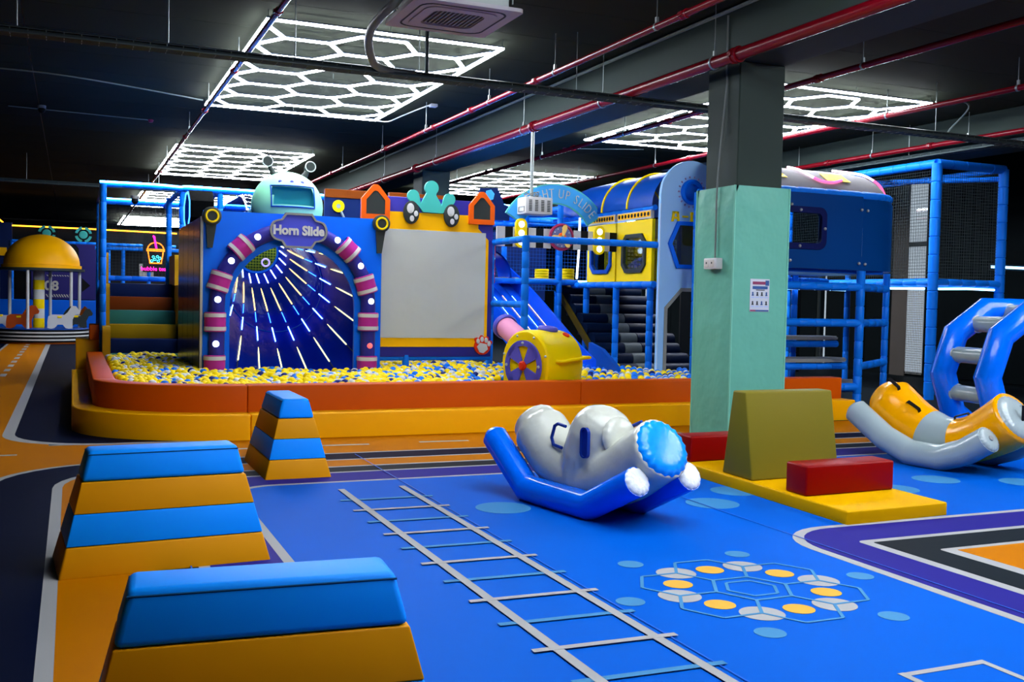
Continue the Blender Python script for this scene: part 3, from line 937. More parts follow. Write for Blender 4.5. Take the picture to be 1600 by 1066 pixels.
# ================================================================= FOAM COURSE ON THE YELLOW MAT
ex, ey = Vector((1, .045, 0)), Vector((.042, 1, 0)); o0 = Vector((4.866, 5.43, 0))
def mp(a, b, z): p = o0 + ex * a + ey * b; return (p.x, p.y, z)
solo('foam_mat', MB().hexa([mp(0, 0, 0), mp(.96, 0, 0), mp(.96, 2.62, 0), mp(0, 2.62, 0), mp(0, 0, .105), mp(.96, 0, .105), mp(.96, 2.62, .105), mp(0, 2.62, .105)], .014, 3), M['mat_yellow'],
     'flat bright yellow foam mat under the red and olive foam blocks', 'mat', ang=60)
def redbar(b, label):
    t = solo('foam_bar', MB().hexa([mp(.045, b, .106), mp(.915, b, .106), mp(.915, b + .25, .106), mp(.045, b + .25, .106), mp(.045, b, .332), mp(.915, b, .332), mp(.915, b + .25, .332), mp(.045, b + .25, .332)], .018, 3), M['red_vinyl'], label, 'foam block', 'red foam bars on the yellow mat', ang=60)
redbar(.51, 'red foam bar at the front end of the yellow mat')
redbar(2.13, 'red foam bar behind the olive block, at the far end of the yellow mat')
solo('foam_hurdle', MB().hexa([mp(.035, 1.18, .106), mp(.94, 1.18, .106), mp(.94, 1.61, .106), mp(.035, 1.61, .106), mp(.035, 1.305, .80), mp(.94, 1.305, .80), mp(.94, 1.485, .80), mp(.035, 1.485, .80)], .014, 3), M['olive'],
     'olive green trapezoid foam block between the two red bars', 'foam block', ang=60)

# ================================================================= INFLATABLES
def remeshed(mb, vox, it):
    me = bpy.data.meshes.new('tmp'); me.from_pydata([tuple(p) for p in mb.v], [], mb.f)
    o = bpy.data.objects.new('tmp', me); COL.objects.link(o)
    md = o.modifiers.new('r', 'REMESH'); md.mode = 'VOXEL'; md.voxel_size = vox
    sm = o.modifiers.new('s', 'SMOOTH'); sm.iterations = it; sm.factor = .5
    dg = bpy.context.evaluated_depsgraph_get()
    m2 = bpy.data.meshes.new_from_object(o.evaluated_get(dg))
    r = MB(); r.add([p.co.copy() for p in m2.vertices], [list(f.vertices) for f in m2.polygons])
    bpy.data.objects.remove(o, do_unlink=True); bpy.data.meshes.remove(me); bpy.data.meshes.remove(m2)
    return r
def puff(r, n=5):
    """profile of a domed inflated end of radius r"""
    return [(r * math.cos(math.radians(90 * k / n)) if k < n else 0, r * .38 * math.sin(math.radians(90 * k / n))) for k in range(n + 1)]
def scallop(c, ax, r, h, n, amp, seg=80):
    """domed end disc with puckered rim"""
    c = Vector(c); ax = Vector(ax).normalized()
    up = Vector((0, 0, 1)); N = (up - ax * up.dot(ax)).normalized(); B = ax.cross(N)
    vs_ = []; fs = []; rings = [(1.0, 0), (.97, .35), (.86, .72), (.66, .92), (.4, 1.0), (.15, 1.02)]
    for k, (q, hh) in enumerate(rings):
        for j in range(seg):
            a = 2 * math.pi * j / seg
            wv = math.cos(a * n) * amp * (1, .9, .4, .08, 0, 0)[k]
            rr_ = r * (q + wv * .8)
            vs_.append(c + (N * math.cos(a) + B * math.sin(a)) * rr_ + ax * (h * hh + wv * r * .6 * (1 if k else 0)))
    for k in range(len(rings) - 1):
        for j in range(seg):
            jj = (j + 1) % seg
            fs.append((k * seg + j, k * seg + jj, (k + 1) * seg + jj, (k + 1) * seg + j))
    fs.append([(len(rings) - 1) * seg + j for j in range(seg)])
    return MB().add(vs_, fs)
def strap(mb, p, d, n, L, w_, h):
    """raised handle loop: p foot centre, d direction, n outward"""
    p = Vector(p); d = Vector(d).normalized(); n = Vector(n).normalized(); s = d.cross(n).normalized()
    pts = [p - d * L / 2, p - d * L * .42 + n * h, p + d * L * .42 + n * h, p + d * L / 2]
    vs_ = []
    for q in pts:
        vs_ += [q - s * w_ / 2, q + s * w_ / 2, q + s * w_ / 2 + n * .008, q - s * w_ / 2 + n * .008]
    fs = []
    for i in range(3):
        for j in range(4):
            k = (j + 1) % 4
            fs.append((i * 4 + j, (i + 1) * 4 + j, (i + 1) * 4 + k, i * 4 + k))
    fs += [(0, 1, 2, 3), (15, 14, 13, 12)]
    return mb.add(vs_, fs)

# --- blue and white seesaw
su = Vector((.191, -.982, 0)); sv_ = Vector((.982, .191, 0)); so = Vector((3.276, 6.071, 0))
def S1(t, s, z): return so + su * t + sv_ * s + Vector((0, 0, z))
ss = thing('inflatable_seesaw', 'white inflatable seesaw with a central hump on two blue rocker tubes', 'seesaw', S1(-.4, .21, 0))
TR = .1
for s, tag_ in ((0.0, 'near'), (.46, 'far')):
    pts = [S1(-1.27, s, .43), S1(-.82, s, .1), S1(-.08, s, .1), S1(.40, s, .345)]
    d0 = (pts[0] - pts[1]).normalized(); d1 = (pts[3] - pts[2]).normalized()
    mb = MB()
    path = [pts[0] + d0 * .055, pts[0] + d0 * .04, pts[0], pts[1], pts[2], pts[3]]
    mb.sweep(path, [.03, .07, TR, TR, TR, TR], 28)
    tb = build('rocker_tube', mb, M['pvc_blue'], ss, ang=30)
    build('tube_end', scallop(pts[3] - d1 * .004, d1, .096, .028, 13, .035), M['pvc_white2'], tb, ang=60)
bd = MB()
bd.sweep(smooth_path([S1(-1.12, .23, .60), S1(-.98, .23, .50), S1(-.72, .23, .32), S1(-.36, .23, .23), S1(0.0, .23, .32), S1(.24, .23, .46), S1(.38, .23, .545)], 4), [.07] + [.13] + [.18] * 2 + [.215] * 21, 28)
bd.sweep([S1(-.37, .23, .2), S1(-.32, .23, .4), S1(-.26, .23, .56), S1(-.22, .23, .645), S1(-.2, .23, .70), S1(-.185, .23, .735)], [.22, .232, .225, .205, .165, .09], 28)
hb = remeshed(bd, .016, 7)
body = build('body', hb, M['pvc_white'], ss, ang=180)
ed = (S1(.38, .23, .545) - S1(.24, .23, .46)).normalized()
disc_c = S1(.375, .23, .54)
build('end_disc', scallop(disc_c, ed, .2, .05, 20, .03), M['pvc_sky'], body, ang=60)
hd = (S1(-.05, .23, .62) - S1(-.32, .23, .5)).normalized()
build('hump_disc', scallop(S1(-.055, .23, .555), (su * .95 + Vector((0, 0, .22))), .15, .05, 16, .012), M['pvc_white'], body, ang=60)
def slot_handle(c, ax, up, L, w_):
    c = Vector(c); ax = Vector(ax).normalized(); up = Vector(up).normalized(); sd = ax.cross(up).normalized()
    def loop(a, b, o):
        r_ = [c + up * (a * math.sin(math.radians(q)) + (L / 2 - b)) + sd * (a * math.cos(math.radians(q))) + ax * o for q in range(0, 181, 20)]
        r_ += [c - up * (a * math.sin(math.radians(q)) + (L / 2 - b)) - sd * (a * math.cos(math.radians(q))) + ax * o for q in range(0, 181, 20)]
        return r_
    mb = MB().prism(loop(w_ / 2, w_ / 2, -.012), ax * .016)
    mb.ring(loop(w_ / 2, w_ / 2, .004), loop(w_ / 2 - .012, w_ / 2, .004), ax * .012)
    return mb
build('handle_slot', slot_handle(S1(-.15, .004, .525), -sv_ + su * .1 + Vector((0, 0, .08)) , (0, 0, 1), .215, .075), M['navy_handle'], body)
hl = MB(); hp = [S1(-.56, .12, .56), S1(-.60, .12, .66), S1(-.55, .12, .71), S1(-.49, .12, .7)]
c_ = [S1(-.50, .07, .44), S1(-.60, .07, .45), S1(-.625, .07, .50), S1(-.59, .07, .59), S1(-.55, .07, .61), S1(-.46, .07, .60)]
hl.sweep(c_, .0125, 8)
build('handle', hl, M['navy_handle'], body, ang=60)
hl = MB(); hl.sweep([S1(-.1, .36, .62), S1(.02, .36, .67), S1(.05, .36, .62), S1(.0, .36, .5)], .0125, 8)
build('handle', hl, M['navy_handle'], body, ang=60)

# --- yellow and pale grey seesaw
yu = Vector((.139, -.990, 0)); yw = Vector((.990, .139, 0)); yo = Vector((7.37, 7.17, 0))
def S2(t, s, z): return yo + yu * t + yw * s + Vector((0, 0, z))
s2 = thing('inflatable_seesaw', 'yellow inflatable seesaw with black grips between pale grey tubes', 'seesaw', S2(-.1, .36, 0))
for s in (0.0, .74):
    pts = [S2(-.86, s, .46), S2(-.5, s, .235), S2(-.2, s, .125), S2(.14, s, .125), S2(.38, s, .215), S2(.6, s, .355)]
    d0 = (pts[0] - pts[1]).normalized(); d1 = (pts[-1] - pts[-2]).normalized()
    mb = MB(); mb.sweep([pts[0] + d0 * .05, pts[0] + d0 * .035] + pts, [.04, .085] + [.122] * 6, 28)
    tb = build('rocker_tube', mb, M['pvc_grey'], s2, ang=25)
    build('tube_end', scallop(pts[-1] - d1 * .004, d1, .117, .03, 20, .03), M['pvc_grey'], tb, ang=60)
    build('valve', MB().disc(pts[-1] + d1 * .024, d1, .026, .012, 16), M['grey'], tb)
mb = MB()
pth = smooth_path([S2(-.84, .37, .6), S2(-.74, .37, .545), S2(-.45, .37, .36), S2(-.1, .37, .245), S2(.2, .37, .29), S2(.45, .37, .42), S2(.62, .37, .535)], 4)
n_ = len(pth)
rad = [.17 + .05 * min(1, i / 4) if i < 4 else .235 + .02 * math.cos((i - 4) / (n_ - 5) * 2 * math.pi) for i in range(n_)]
mb.sweep(pth, rad, 32)
yb = build('body', mb, M['pvc_yellow'], s2, ang=180)
bi = [i for i in range(n_) if 10 <= i <= 14]
mb = MB(); mb.sweep([pth[i] for i in bi], [rad[i] + .004 for i in bi], 32)
build('middle_band', mb, M['pvc_grey'], yb, ang=60)
de = (pth[-1] - pth[-3]).normalized()
build('end_disc', scallop(pth[-1] - de * .01, de, .225, .05, 30, .025), M['pvc_grey'], yb, ang=60)
df = (pth[0] - pth[2]).normalized()
build('end_disc', scallop(pth[0] - df * .02, df, .165, .03, 24, .025), M['pvc_yellow'], yb, ang=60)
def top_of(i, ang_):
    t = (pth[min(i + 1, n_ - 1)] - pth[max(i - 1, 0)]).normalized()
    n = (Vector((0, 0, 1)) - t * t.z).normalized(); sd = t.cross(n)
    q = (n * math.cos(math.radians(ang_)) + sd * math.sin(math.radians(ang_)))
    return pth[i] + q * (rad[i] - .004), t, q
for i, a in ((4, 28), (8, 35), (16, 20), (19, -20), (20, -60), (5, -50)):
    p, t, q = top_of(i, a)
    build('grip_strap', strap(MB(), p, t, q, .17, .035, .03), M['black_strap'], yb)
build('grip_strap', strap(MB(), pth[-1] + de * .042, (0, 0, 1), de, .17, .035, .03), M['black_strap'], yb)

# --- blue roller wheel
RX, RY, RR = 9.34, 8.12, .857
wh = thing('inflatable_roller', 'blue many-sided inflatable roller wheel with pale grey rungs at right edge', 'roller wheel', (RX, RY, 0))
wd_ = Vector((.985, -.17, 0)); wa = Vector((-.17, -.985, 0)); wz = Vector((0, 0, 1))
tw = .13
def wpt(a, r, h): return Vector((RX, RY, RR * .951)) + (wd_ * math.cos(a) + wz * math.sin(a)) * r + wa * h
for h in (0.0, .70):
    seg = 22; vs_ = []; fs = []
    for k in range(10):
        a = math.radians(36 * k); rdir = wd_ * math.cos(a) + wz * math.sin(a)
        for j in range(seg):
            b = 2 * math.pi * j / seg
            vs_.append(wpt(a, RR - tw * 1.05, h) + rdir * (tw * math.cos(b) * 1.05) + wa * (tw * math.sin(b)))
    for k in range(10):
        for j in range(seg):
            fs.append((k * seg + j, k * seg + (j + 1) % seg, ((k + 1) % 10) * seg + (j + 1) % seg, ((k + 1) % 10) * seg + j))
    bm = bmesh.new(); q = [bm.verts.new(p) for p in vs_]
    for f in fs: bm.faces.new([q[i] for i in f])
    bmesh.ops.recalc_face_normals(bm, faces=bm.faces[:])
    build('ring_tube', MB().bm(bm), M['pvc_blue'], wh, ang=35)
for k in range(10):
    a = math.radians(36 * k + 18)
    p, q = wpt(a, RR - .197, .04), wpt(a, RR - .197, .66)
    rung = build('rung', MB().cyl(p, q, .086, 22), M['pvc_grey'], wh)
    for c in (p, q):
        build('rung_collar', MB().lathe([(.087, -.02), (.098, -.015), (.098, .015), (.087, .02)], c + wa * (.06 if c is p else -.06), wa, 22), M['pvc_grey'], rung)

# ================================================================= YELLOW CANNON
ca = Vector((.93, .35, 0)).normalized(); cb = Vector((0, 0, 1)); cf = ca.cross(cb)     # cf points to the front right
cc0 = Vector((5.15, 11.49, .72))
cn = thing('play_cannon', 'yellow drum shaped play cannon with a violet wheel and pink barrel', 'toy cannon', (5.4, 11.5, .45))
def dsh(r, bot, n=26):
    """rounded D outline (f,z) with flat foot"""
    p = arc(0, 0, r, -18, 198, n)
    return p + [(-r * .93, bot), (r * .93, bot)]
D0 = dsh(.415, -.36)
mb = MB()
secs = [(-.02, .93), (0, .985), (.04, 1.0), (.56, .98), (.62, .94), (.66, .84)]
vs_ = []; nn = len(D0)
for h, s in secs:
    vs_ += [cc0 + ca * h + cf * (f * s) + cb * (z * s if z > 0 else z) for f, z in D0]
fs = []
for i in range(len(secs) - 1):
    for j in range(nn):
        k = (j + 1) % nn
        fs.append((i * nn + j, i * nn + k, (i + 1) * nn + k, (i + 1) * nn + j))
fs.append(list(range(nn))); fs.append([(len(secs) - 1) * nn + j for j in range(nn)][::-1])
bm = bmesh.new(); q = [bm.verts.new(p) for p in vs_]
for f in fs: bm.faces.new([q[i] for i in f])
bmesh.ops.recalc_face_normals(bm, faces=bm.faces[:])
cbody = build('drum', MB().bm(bm), M['yellow'], cn, ang=30)
fc = cc0 - ca * .02 + cb * -.03
def fp(r, a, h): return fc - ca * h + (cf * -math.cos(math.radians(a)) + cb * math.sin(math.radians(a))) * r
wheel = MB()
Rw = .3
for k in range(4):
    a0 = 90 * k + 14 + 0; a1 = 90 * k + 76
    lp = [fp(.1, a0 + 8, .0), fp(Rw * .78, a0 - 2, 0)]
    lp = [fp(.07, 90 * k + 45 - 28, .01)] + [fp(Rw, 90 * k + a, .01) for a in range(22, 69, 5)] + [fp(.07, 90 * k + 45 + 28, .01)]
    wheel.prism(lp, -ca * .022)
ro = [fp(Rw + .015, a, .01) for a in range(0, 360, 8)]; ri = [fp(Rw - .055, a, .01) for a in range(0, 360, 8)]
wheel.ring(ro, ri, -ca * .022)
wo = build('wheel_plate', wheel, M['violet'], cn, ang=30)
build('hub', MB().lathe([(.06, 0), (.058, .025), (.04, .042), (0, .046)], fp(0, 0, .02), -ca, 18), M['red'], wo)
for a in (45, 135, 225, 315):
    pass
for a in (0, 90, 180, 270):
    build('bolt', MB().ball(fp(Rw - .02, a, .036), .02, 10, 6), M['steel'], wo)
for a in (20, 70, 115, 160):
    build('bolt', MB().ball(fp(.385, a, .0), .017, 10, 6), M['steel'], cn)
tp = cc0 + ca * .36 + cf * .02 + cb * .40
nt = Vector((.05, -.1, 1)).normalized()
mb = MB(); mb.lathe([(.055 + .038 + .038 * math.cos(math.radians(a)), .02 + .036 * math.sin(math.radians(a))) for a in range(0, 361, 30)], tp, nt, 24)
build('filler_ring', mb, M['violet'], cn, ang=60)
bq = cc0 + ca * .5 + (cf * .5 + cb * .86) * .405
build('button', MB().disc(bq, cf * .5 + cb * .86, .048, .02, 16), M['red'], cn)
h0 = cc0 + ca * .12 + cf * .405 + cb * .04; h1 = cc0 + ca * .62 + cf * .38 + cb * .08
build('grab_bar', MB().sweep([h0, h0 + cf * .07 + ca * .04, h1 + cf * .09 - ca * .02, h1 + cf * .085 + ca * .03, h1 + ca * .0], .022, 10), M['yellow'], cn, ang=60)
b0 = cc0 + ca * .1 + cb * .22 - cf * .1; b1 = Vector((5.20, 12.28, 1.15))
mb = MB(); mb.cyl(b0, b1, .135, 24)
brl = build('barrel', mb, M['pink'], cn)
dbr = (b1 - b0).normalized()
build('barrel_rim', MB().lathe([(.1, -.01), (.15, -.05), (.165, -.03), (.165, .02), (.15, .04), (.1, .04)], b1, dbr, 24), M['violet'], brl)

# ================================================================= HORN SLIDE
YH = 13.5
hs = thing('horn_slide', 'bright blue horn slide housing with a glowing tunnel mouth and arch lamps', 'slide', (2.69, YH, 0))
# front panel with an arched opening
ACX, ACZ, AR = 2.685, 1.335, .82
fx0, fx1, fz1 = 1.53, 3.868, 2.555
inn = arc(ACX, ACZ, AR, 0, 180, 24)
front = MB()
def arch_panel(mb, y, t):
    """panel outline minus the arch, split in bands so that every face stays simple"""
    lp = [(fx0, .05), (fx0, fz1), (ACX, fz1)] + [p for p in inn if p[0] <= ACX + 1e-4] + [(ACX - AR, .05)]
    rp = [(fx1, .05), (ACX + AR, .05)] + [p for p in inn if p[0] >= ACX - 1e-4] + [(ACX, fz1), (fx1, fz1)]
    mb.prism(XZ(lp, y), (0, t, 0)); mb.prism(XZ(rp, y), (0, t, 0))
arch_panel(front, YH, .06)
build('front_panel', front, M['panel_blue'], hs)
build('edge_trim', MB().box(fx0 - .035, fx0 - .002, YH - .005, YH + .03, .05, fz1 - .08, .006, 1), M['cream'], hs)
sd = build('side_wall', MB().box(fx0 - .03, fx0 + .01, YH + .04, 16.36, .05, 2.47), mat('glossy_black_panel', '#0a0b0e', .2, .3), hs)
for k in range(4):
    build('side_panel', MB().box(fx0 - .038, fx0 - .03, YH + .06 + k * .7, YH + .06 + k * .7 + .68, .06, 2.46, .003, 1), MATS['glossy_black_panel'], sd)
build('side_wall', MB().box(fx1 - .01, fx1 + .02, YH + .06, 17.2, .05, 2.47), M['deep_blue'], hs)
# fat arch tube with lamps and bands
RT = .99
def apt(a):
    return Vector((ACX + .005 + RT * math.cos(math.radians(a)), YH - .05, 1.36 + RT * math.sin(math.radians(a))))
path = [Vector((ACX + .005 + RT, YH - .05, z)) for z in (.3, .6, .9, 1.2)] + [apt(a) for a in range(0, 181, 6)] + [Vector((ACX + .005 - RT, YH - .05, z)) for z in (1.2, .9, .6, .3)]
build('arch_tube', MB().sweep(path, .098, 18), M['indigo'], hs, ang=60)
for x, z in ((2.187, 2.234), (1.861, 1.917), (1.699, 1.423), (1.681, .859), (3.226, 2.237), (3.545, 1.907), (3.694, 1.437)):
    build('lamp', MB().ball((x, YH - .135, z), .042, 14, 8), M['led_white'], hs)
build('lamp', MB().ball((3.686, YH - .135, .839), .04, 14, 8), mat('led_salmon', '#ff7a78', .4, .3, emit=.8, ecol='#ff6a68'), hs)
for x, z in ((1.995, 2.094), (1.729, 1.652), (1.678, 1.137), (1.675, .59), (3.384, 2.116), (3.637, 1.66), (3.681, 1.16), (3.672, .575)):
    c = Vector((x, YH - .055, z))
    if z > 1.36:
        d = Vector((-(z - 1.36), 0, x - ACX)).normalized()
    else:
        d = Vector((0, 0, 1))
    mb = MB(); mb.lathe([(.118, -.125), (.135, -.12), (.135, .12), (.118, .125)], c, d, 24)
    b_ = build('arch_band', mb, M['magenta'], hs)
    for h in (-.085, .085):
        build('band_stripe', MB().lathe([(.12, -.026), (.14, -.024), (.14, .024), (.12, .026)], c + d * h, d, 24), M['white'], b_)
# sign plate
def plate(x0, x1, z0, z1, s):
    w_ = x1 - x0; h = z1 - z0; cx = (x0 + x1) / 2; cz = (z0 + z1) / 2
    q = []
    r_ = h * .36 + s * 0
    base = [(-.23, .5), (.23, .5), (.30, .32), (.36, .30)]
    half = [(x * w_, z * h) for x, z in base] + [(.36 * w_ + (.14 * w_) * math.cos(math.radians(a)), .30 * h * math.sin(math.radians(a))) for a in (60, 40, 20, 0, -20, -40, -60)] + [(x * w_, -z * h) for x, z in base[::-1]]
    left = [(-x, z) for x, z in half[::-1]]
    allp = [p for p in half if p[0] > -.2 * w_ * 0 - 1e-6 or True]
    pts = [(.23 * w_, .5 * h), (.30 * w_, .32 * h), (.36 * w_, .30 * h)] + [(.36 * w_ + .14 * w_ * math.cos(math.radians(a)), .30 * h * math.sin(math.radians(a))) for a in (60, 40, 20, 0, -20, -40, -60)] + [(.36 * w_, -.30 * h), (.30 * w_, -.32 * h), (.23 * w_, -.5 * h)]
    pts = pts + [(-x, z) for x, z in pts[::-1]]
    return [(cx + x * s, cz + z * (s if s == 1 else 1 - (1 - s) * w_ / h)) for x, z in pts]
P0_, P1_ = plate(2.335, 3.085, 2.11, 2.565, 1), plate(2.335, 3.085, 2.11, 2.565, .925)
sg = build('sign_plate', MB().prism(XZ(P0_, YH - .15), (0, .05, 0)), mat('sign_violet', '#4a52cc', .35, .4), hs)
build('sign_border', MB().ring(XZ(P0_, YH - .175), XZ(P1_, YH - .175), (0, .03, 0)), M['grey'], sg)
build('lettering', moved(text_mesh('Horn Slide', .165, .008, .007), (2.71, YH - .155, 2.335), None, .93, 1), M['white'], sg)
# round corner knobs with a tail
for x, z in ((1.625, 2.478), (3.84, 2.49)):
    mb = MB(); mb.lathe([(0, 0), (.105, 0), (.12, .02), (.118, .06), (.1, .075), (0, .075)], (x, YH - .03, z), (0, -1, 0), 26)
    mb.prism(XZ([(x - .07, z - .08), (x + .06, z - .085), (x + .012, z - .4), (x - .05, z - .4)], YH - .03), (0, -.04, 0))
    kb = build('corner_badge', mb, M['charcoal'], hs)
    build('badge_ring', MB().lathe([(.06, .0), (.066, .016), (.082, .016), (.088, 0)], (x, YH - .104, z), (0, -1, 0), 26), M['yellow'], kb)
# horn tunnel with light strips
h_in = Vector((2.93, 18.0, 2.24)); r_in = .37
h_out = Vector((2.69, YH + .07, 1.22)); r_out = 1.12
NS = 48; NT = 14
def hpt(a, s, k=1.0):
    e = s ** 1.9                      # horn flares towards the mouth
    lin_ = h_in.lerp(h_out, s)
    rad = r_in + (r_out - r_in) * (0.45 * s + 0.55 * e)
    return Vector((lin_.x + rad * k * math.cos(a), lin_.y, lin_.z + rad * k * math.sin(a)))
vs_ = []; fs = []
for i in range(NT + 1):
    for j in range(NS):
        vs_.append(hpt(2 * math.pi * j / NS, i / NT))
for i in range(NT):
    for j in range(NS):
        k = (j + 1) % NS
        fs.append((i * NS + j, (i + 1) * NS + j, (i + 1) * NS + k, i * NS + k)[::-1])
tun = build('tunnel', MB().add(vs_, fs), M['horn'], hs, ang=80)
ring_ = MB(); ring_.sweep([hpt(2 * math.pi * j / 40, .58, .992) for j in range(41)], .008, 5, False)
build('tunnel_joint', ring_, M['deep_blue'], tun)
ring_ = MB(); ring_.sweep([hpt(2 * math.pi * j / 40, 0, 1) for j in range(41)], .03, 6, False)
build('tunnel_rim', ring_, M['frame_blue'], tun)
nt_ = MB(); net((2.4, 18.5, 1.7), (1.1, 0, 0), (0, 0, 1.05), .05, .006, nt_)
o = build('end_net', nt_, mat('net_olive', '#6a7a1c', .7, .2), tun); o['kind'] = 'stuff'
build('end_wall', MB().box(2.3, 3.6, 18.8, 18.84, 1.6, 2.8), mat('end_wall_green', '#24401c', .8, .2), tun)
build('end_ring', MB().sweep([(3.12 + .065 * math.cos(.4 * k), 18.2, 2.06 + .065 * math.sin(.4 * k)) for k in range(17)], .014, 6), mat('led_lilac', '#b8a8ff', .5, 0, emit=1.2, ecol='#a898ff'), tun)
rs_ = random.Random(5)
for j in range(18):
    a = 2 * math.pi * (j + .4) / 18
    if 55 < math.degrees(a) < 125 and j % 2: continue
    def dash(s0, s1, m, r, tap=1.0):
        n = 5
        build('light_strip', MB().sweep([hpt(a, s0 + (s1 - s0) * i / n, .985) for i in range(n + 1)], [r * (tap if i == 0 else 1) for i in range(n + 1)], 6), M[m], tun)
    d = rs_.uniform(-.012, .012)
    dash(.03 + d, .14 + d, 'led_white', .009)
    dash(.20 + d, .42 + d, 'led_warm', .009, .3)
    dash(.44 + d, .52 + d, 'led_blue', .005)
    dash(.56 + d, .66 + d, 'led_strip', .008)
    dash(.71 + d, .88 + d, 'led_yellow', .009, .3)
    dash(.885 + d, .945 + d, 'charcoal', .006)
    dash(.95 + d, .98 + d, 'led_red', .008)

# ================================================================= MINT DOME HEAD ON TOP
dm = thing('dome_head', 'mint green dome head with a letterbox mouth and two antennae behind the horn slide', 'decoration', (2.745, 14.35, 2.45))
DC, DR = Vector((2.745, 14.35, 2.715)), .49
bm = bmesh.new()
NSX, NR = 56, 28
mb = MB().ball(DC, DR, 56, 36)
keep = MB(); mx0, mx1, mz0, mz1 = 2.47, 3.03, 2.70, 2.965
gone = set()
keep.v = mb.v
for f in mb.f:
    c = sum((mb.v[i] for i in f), Vector()) / len(f)
    if c.y < DC.y and mx0 < c.x < mx1 and mz0 < c.z < mz1: continue
    keep.f.append(f); keep.m.append(0)
domeo = build('dome', keep, M['mint'], dm, ang=60)
def on_dome(x, z): 
    q = DR ** 2 - (x - DC.x) ** 2 - (z - DC.z) ** 2
    return DC.y - math.sqrt(max(q, 0))
b_in = .26
box_ = MB(); n = 8
def rim(n=8):
    p = [(mx0 - .012 + (mx1 - mx0 + .024) * i / n, mz1 + .012) for i in range(n + 1)] + [(mx1 + .012, mz1 + .012 - (mz1 - mz0 + .024) * i / n) for i in range(1, n + 1)]
    p += [(mx1 + .012 - (mx1 - mx0 + .024) * i / n, mz0 - .012) for i in range(1, n + 1)] + [(mx0 - .012, mz0 - .012 + (mz1 - mz0 + .024) * i / n) for i in range(1, n)]
    return p
rp = rim(); L_ = len(rp)
vs_ = [(x, on_dome(x, z) - .012, z) for x, z in rp] + [(x, DC.y - DR + b_in, z) for x, z in rp]
fs = [(i, (i + 1) % L_, L_ + (i + 1) % L_, L_ + i)[::-1] for i in range(L_)] + [[L_ + i for i in range(L_)][::-1]]
build('mouth_box', MB().add(vs_, fs), M['teal_in'], dm, ang=20)
build('mouth_rim', MB().sweep([(x, on_dome(x, z) - .014, z) for x, z in rp + [rp[0]]], .009, 6), M['deep_blue'], dm)
for x in (2.585, 2.735, 2.88):
    z = 3.035
    build('forehead_dot', MB().ball((x, on_dome(x, z), z), .026, 12, 8, (1, .4, .8)), M['violet'], dm)
for x, z, bx, bz in ((2.468, 3.335, 2.575, 3.12), (3.06, 3.30, 2.955, 3.12)):
    d = Vector((x - bx, 0, z - bz)).normalized()
    an = build('antenna', MB().sweep([(bx, 14.35, bz), (bx + d.x * .05, 14.35, bz + d.z * .05), (x - d.x * .07, 14.35, z - d.z * .07)], [.055, .045, .028], 12), M['charcoal'], dm)
    build('antenna_disc', MB().disc((x, 14.37, z), (0, -1, 0), .068, .05, 24), M['charcoal'], an)
    build('antenna_ring', MB().lathe([(.063, .0), (.064, .014), (.075, .014), (.078, 0)], (x, 14.325, z), (0, -1, 0), 24), M['white'], an)

cbb = solo('clear_tunnel_bubble', MB().ball((2.33, 15.3, 2.62), .34, 28, 18, (1, 1, 1.0)), glass('clear_plastic', '#b8d4f4', .3), 'clear plastic bubble behind the mint dome, left of it', 'bubble')
# ================================================================= PROJECTION SCREEN BOARD
sb = thing('screen_board', 'large pale screen in a yellow and purple frame with a mint crown and cartoon eyes', 'screen', (4.7, 13.6, .6))
YS = 13.6
build('backing', MB().box(3.87, 5.545, YS, YS + .07, .675, 2.885, .012, 2), M['indigo'], sb)
yl = [(3.88, .815), (5.47, .815), (5.47, 2.34), (5.31, 2.5), (5.31, 2.68), (3.88, 2.68)]
build('yellow_border', MB().prism(XZ(yl, YS - .012), (0, .012, 0)), M['amber'], sb)
build('screen_sheet', MB().box(3.88, 5.425, YS - .022, YS - .012, .94, 2.44, .003, 1), M['screen'], sb)
cr = [(4.44, 2.7), (4.79, 2.685), (4.84, 2.78)] 
def crown():
    p = [(4.47, 2.69), (4.76, 2.685)]
    p += [(4.83, 2.77), (4.87, 2.80)]
    p += arc(4.855, 2.885, .085, -70, 165, 12)
    p += [(4.745, 2.79)]
    p += [(4.655, 2.93)]
    p += arc(4.59, 3.03, .1, -45, 225, 16)
    p += [(4.435, 2.80)]
    p += arc(4.325, 2.905, .085, 15, 250, 12)
    p += [(4.36, 2.81), (4.40, 2.775)]
    return p
def fan(poly, y, t, m, name, par, **k):
    """plate from an arbitrary outline, triangulated"""
    bm = bmesh.new()
    q = [bm.verts.new((a, y, b)) for a, b in poly]
    f = bm.faces.new(q)
    r_ = bmesh.ops.extrude_face_region(bm, geom=[f])
    for e in r_['geom']:
        if isinstance(e, bmesh.types.BMVert): e.co.y += t
    bmesh.ops.triangulate(bm, faces=[f_ for f_ in bm.faces if len(f_.verts) > 4])
    bmesh.ops.recalc_face_normals(bm, faces=bm.faces[:])
    return build(name, MB().bm(bm), m, par, **k)
fan(crown(), YS - .05, .04, M['teal'], 'crown', sb)
for x, z in ((4.295, 2.675), (4.885, 2.66)):
    e = MB(); e.lathe([(0, 0), (.115, 0), (.115, .02), (.1, .03), (0, .03)], (0, 0, 0), (0, -1, 0), 28)
    e = moved(e, (x, YS - .045, z), None, 1, 1.38)
    eo = build('eye', e, M['charcoal'], sb)
    for dx, dz, r1, r2 in ((-.018, .055, .052, .07), (.062, -.015, .03, .04), (.005, -.085, .032, .042)):
        g = MB().disc((0, 0, 0), (0, -1, 0), r1, .008, 18); g = moved(g, (x + dx, YS - .074, z + dz), None, 1, r2 / r1)
        build('eye_glint', g, M['white'], eo)
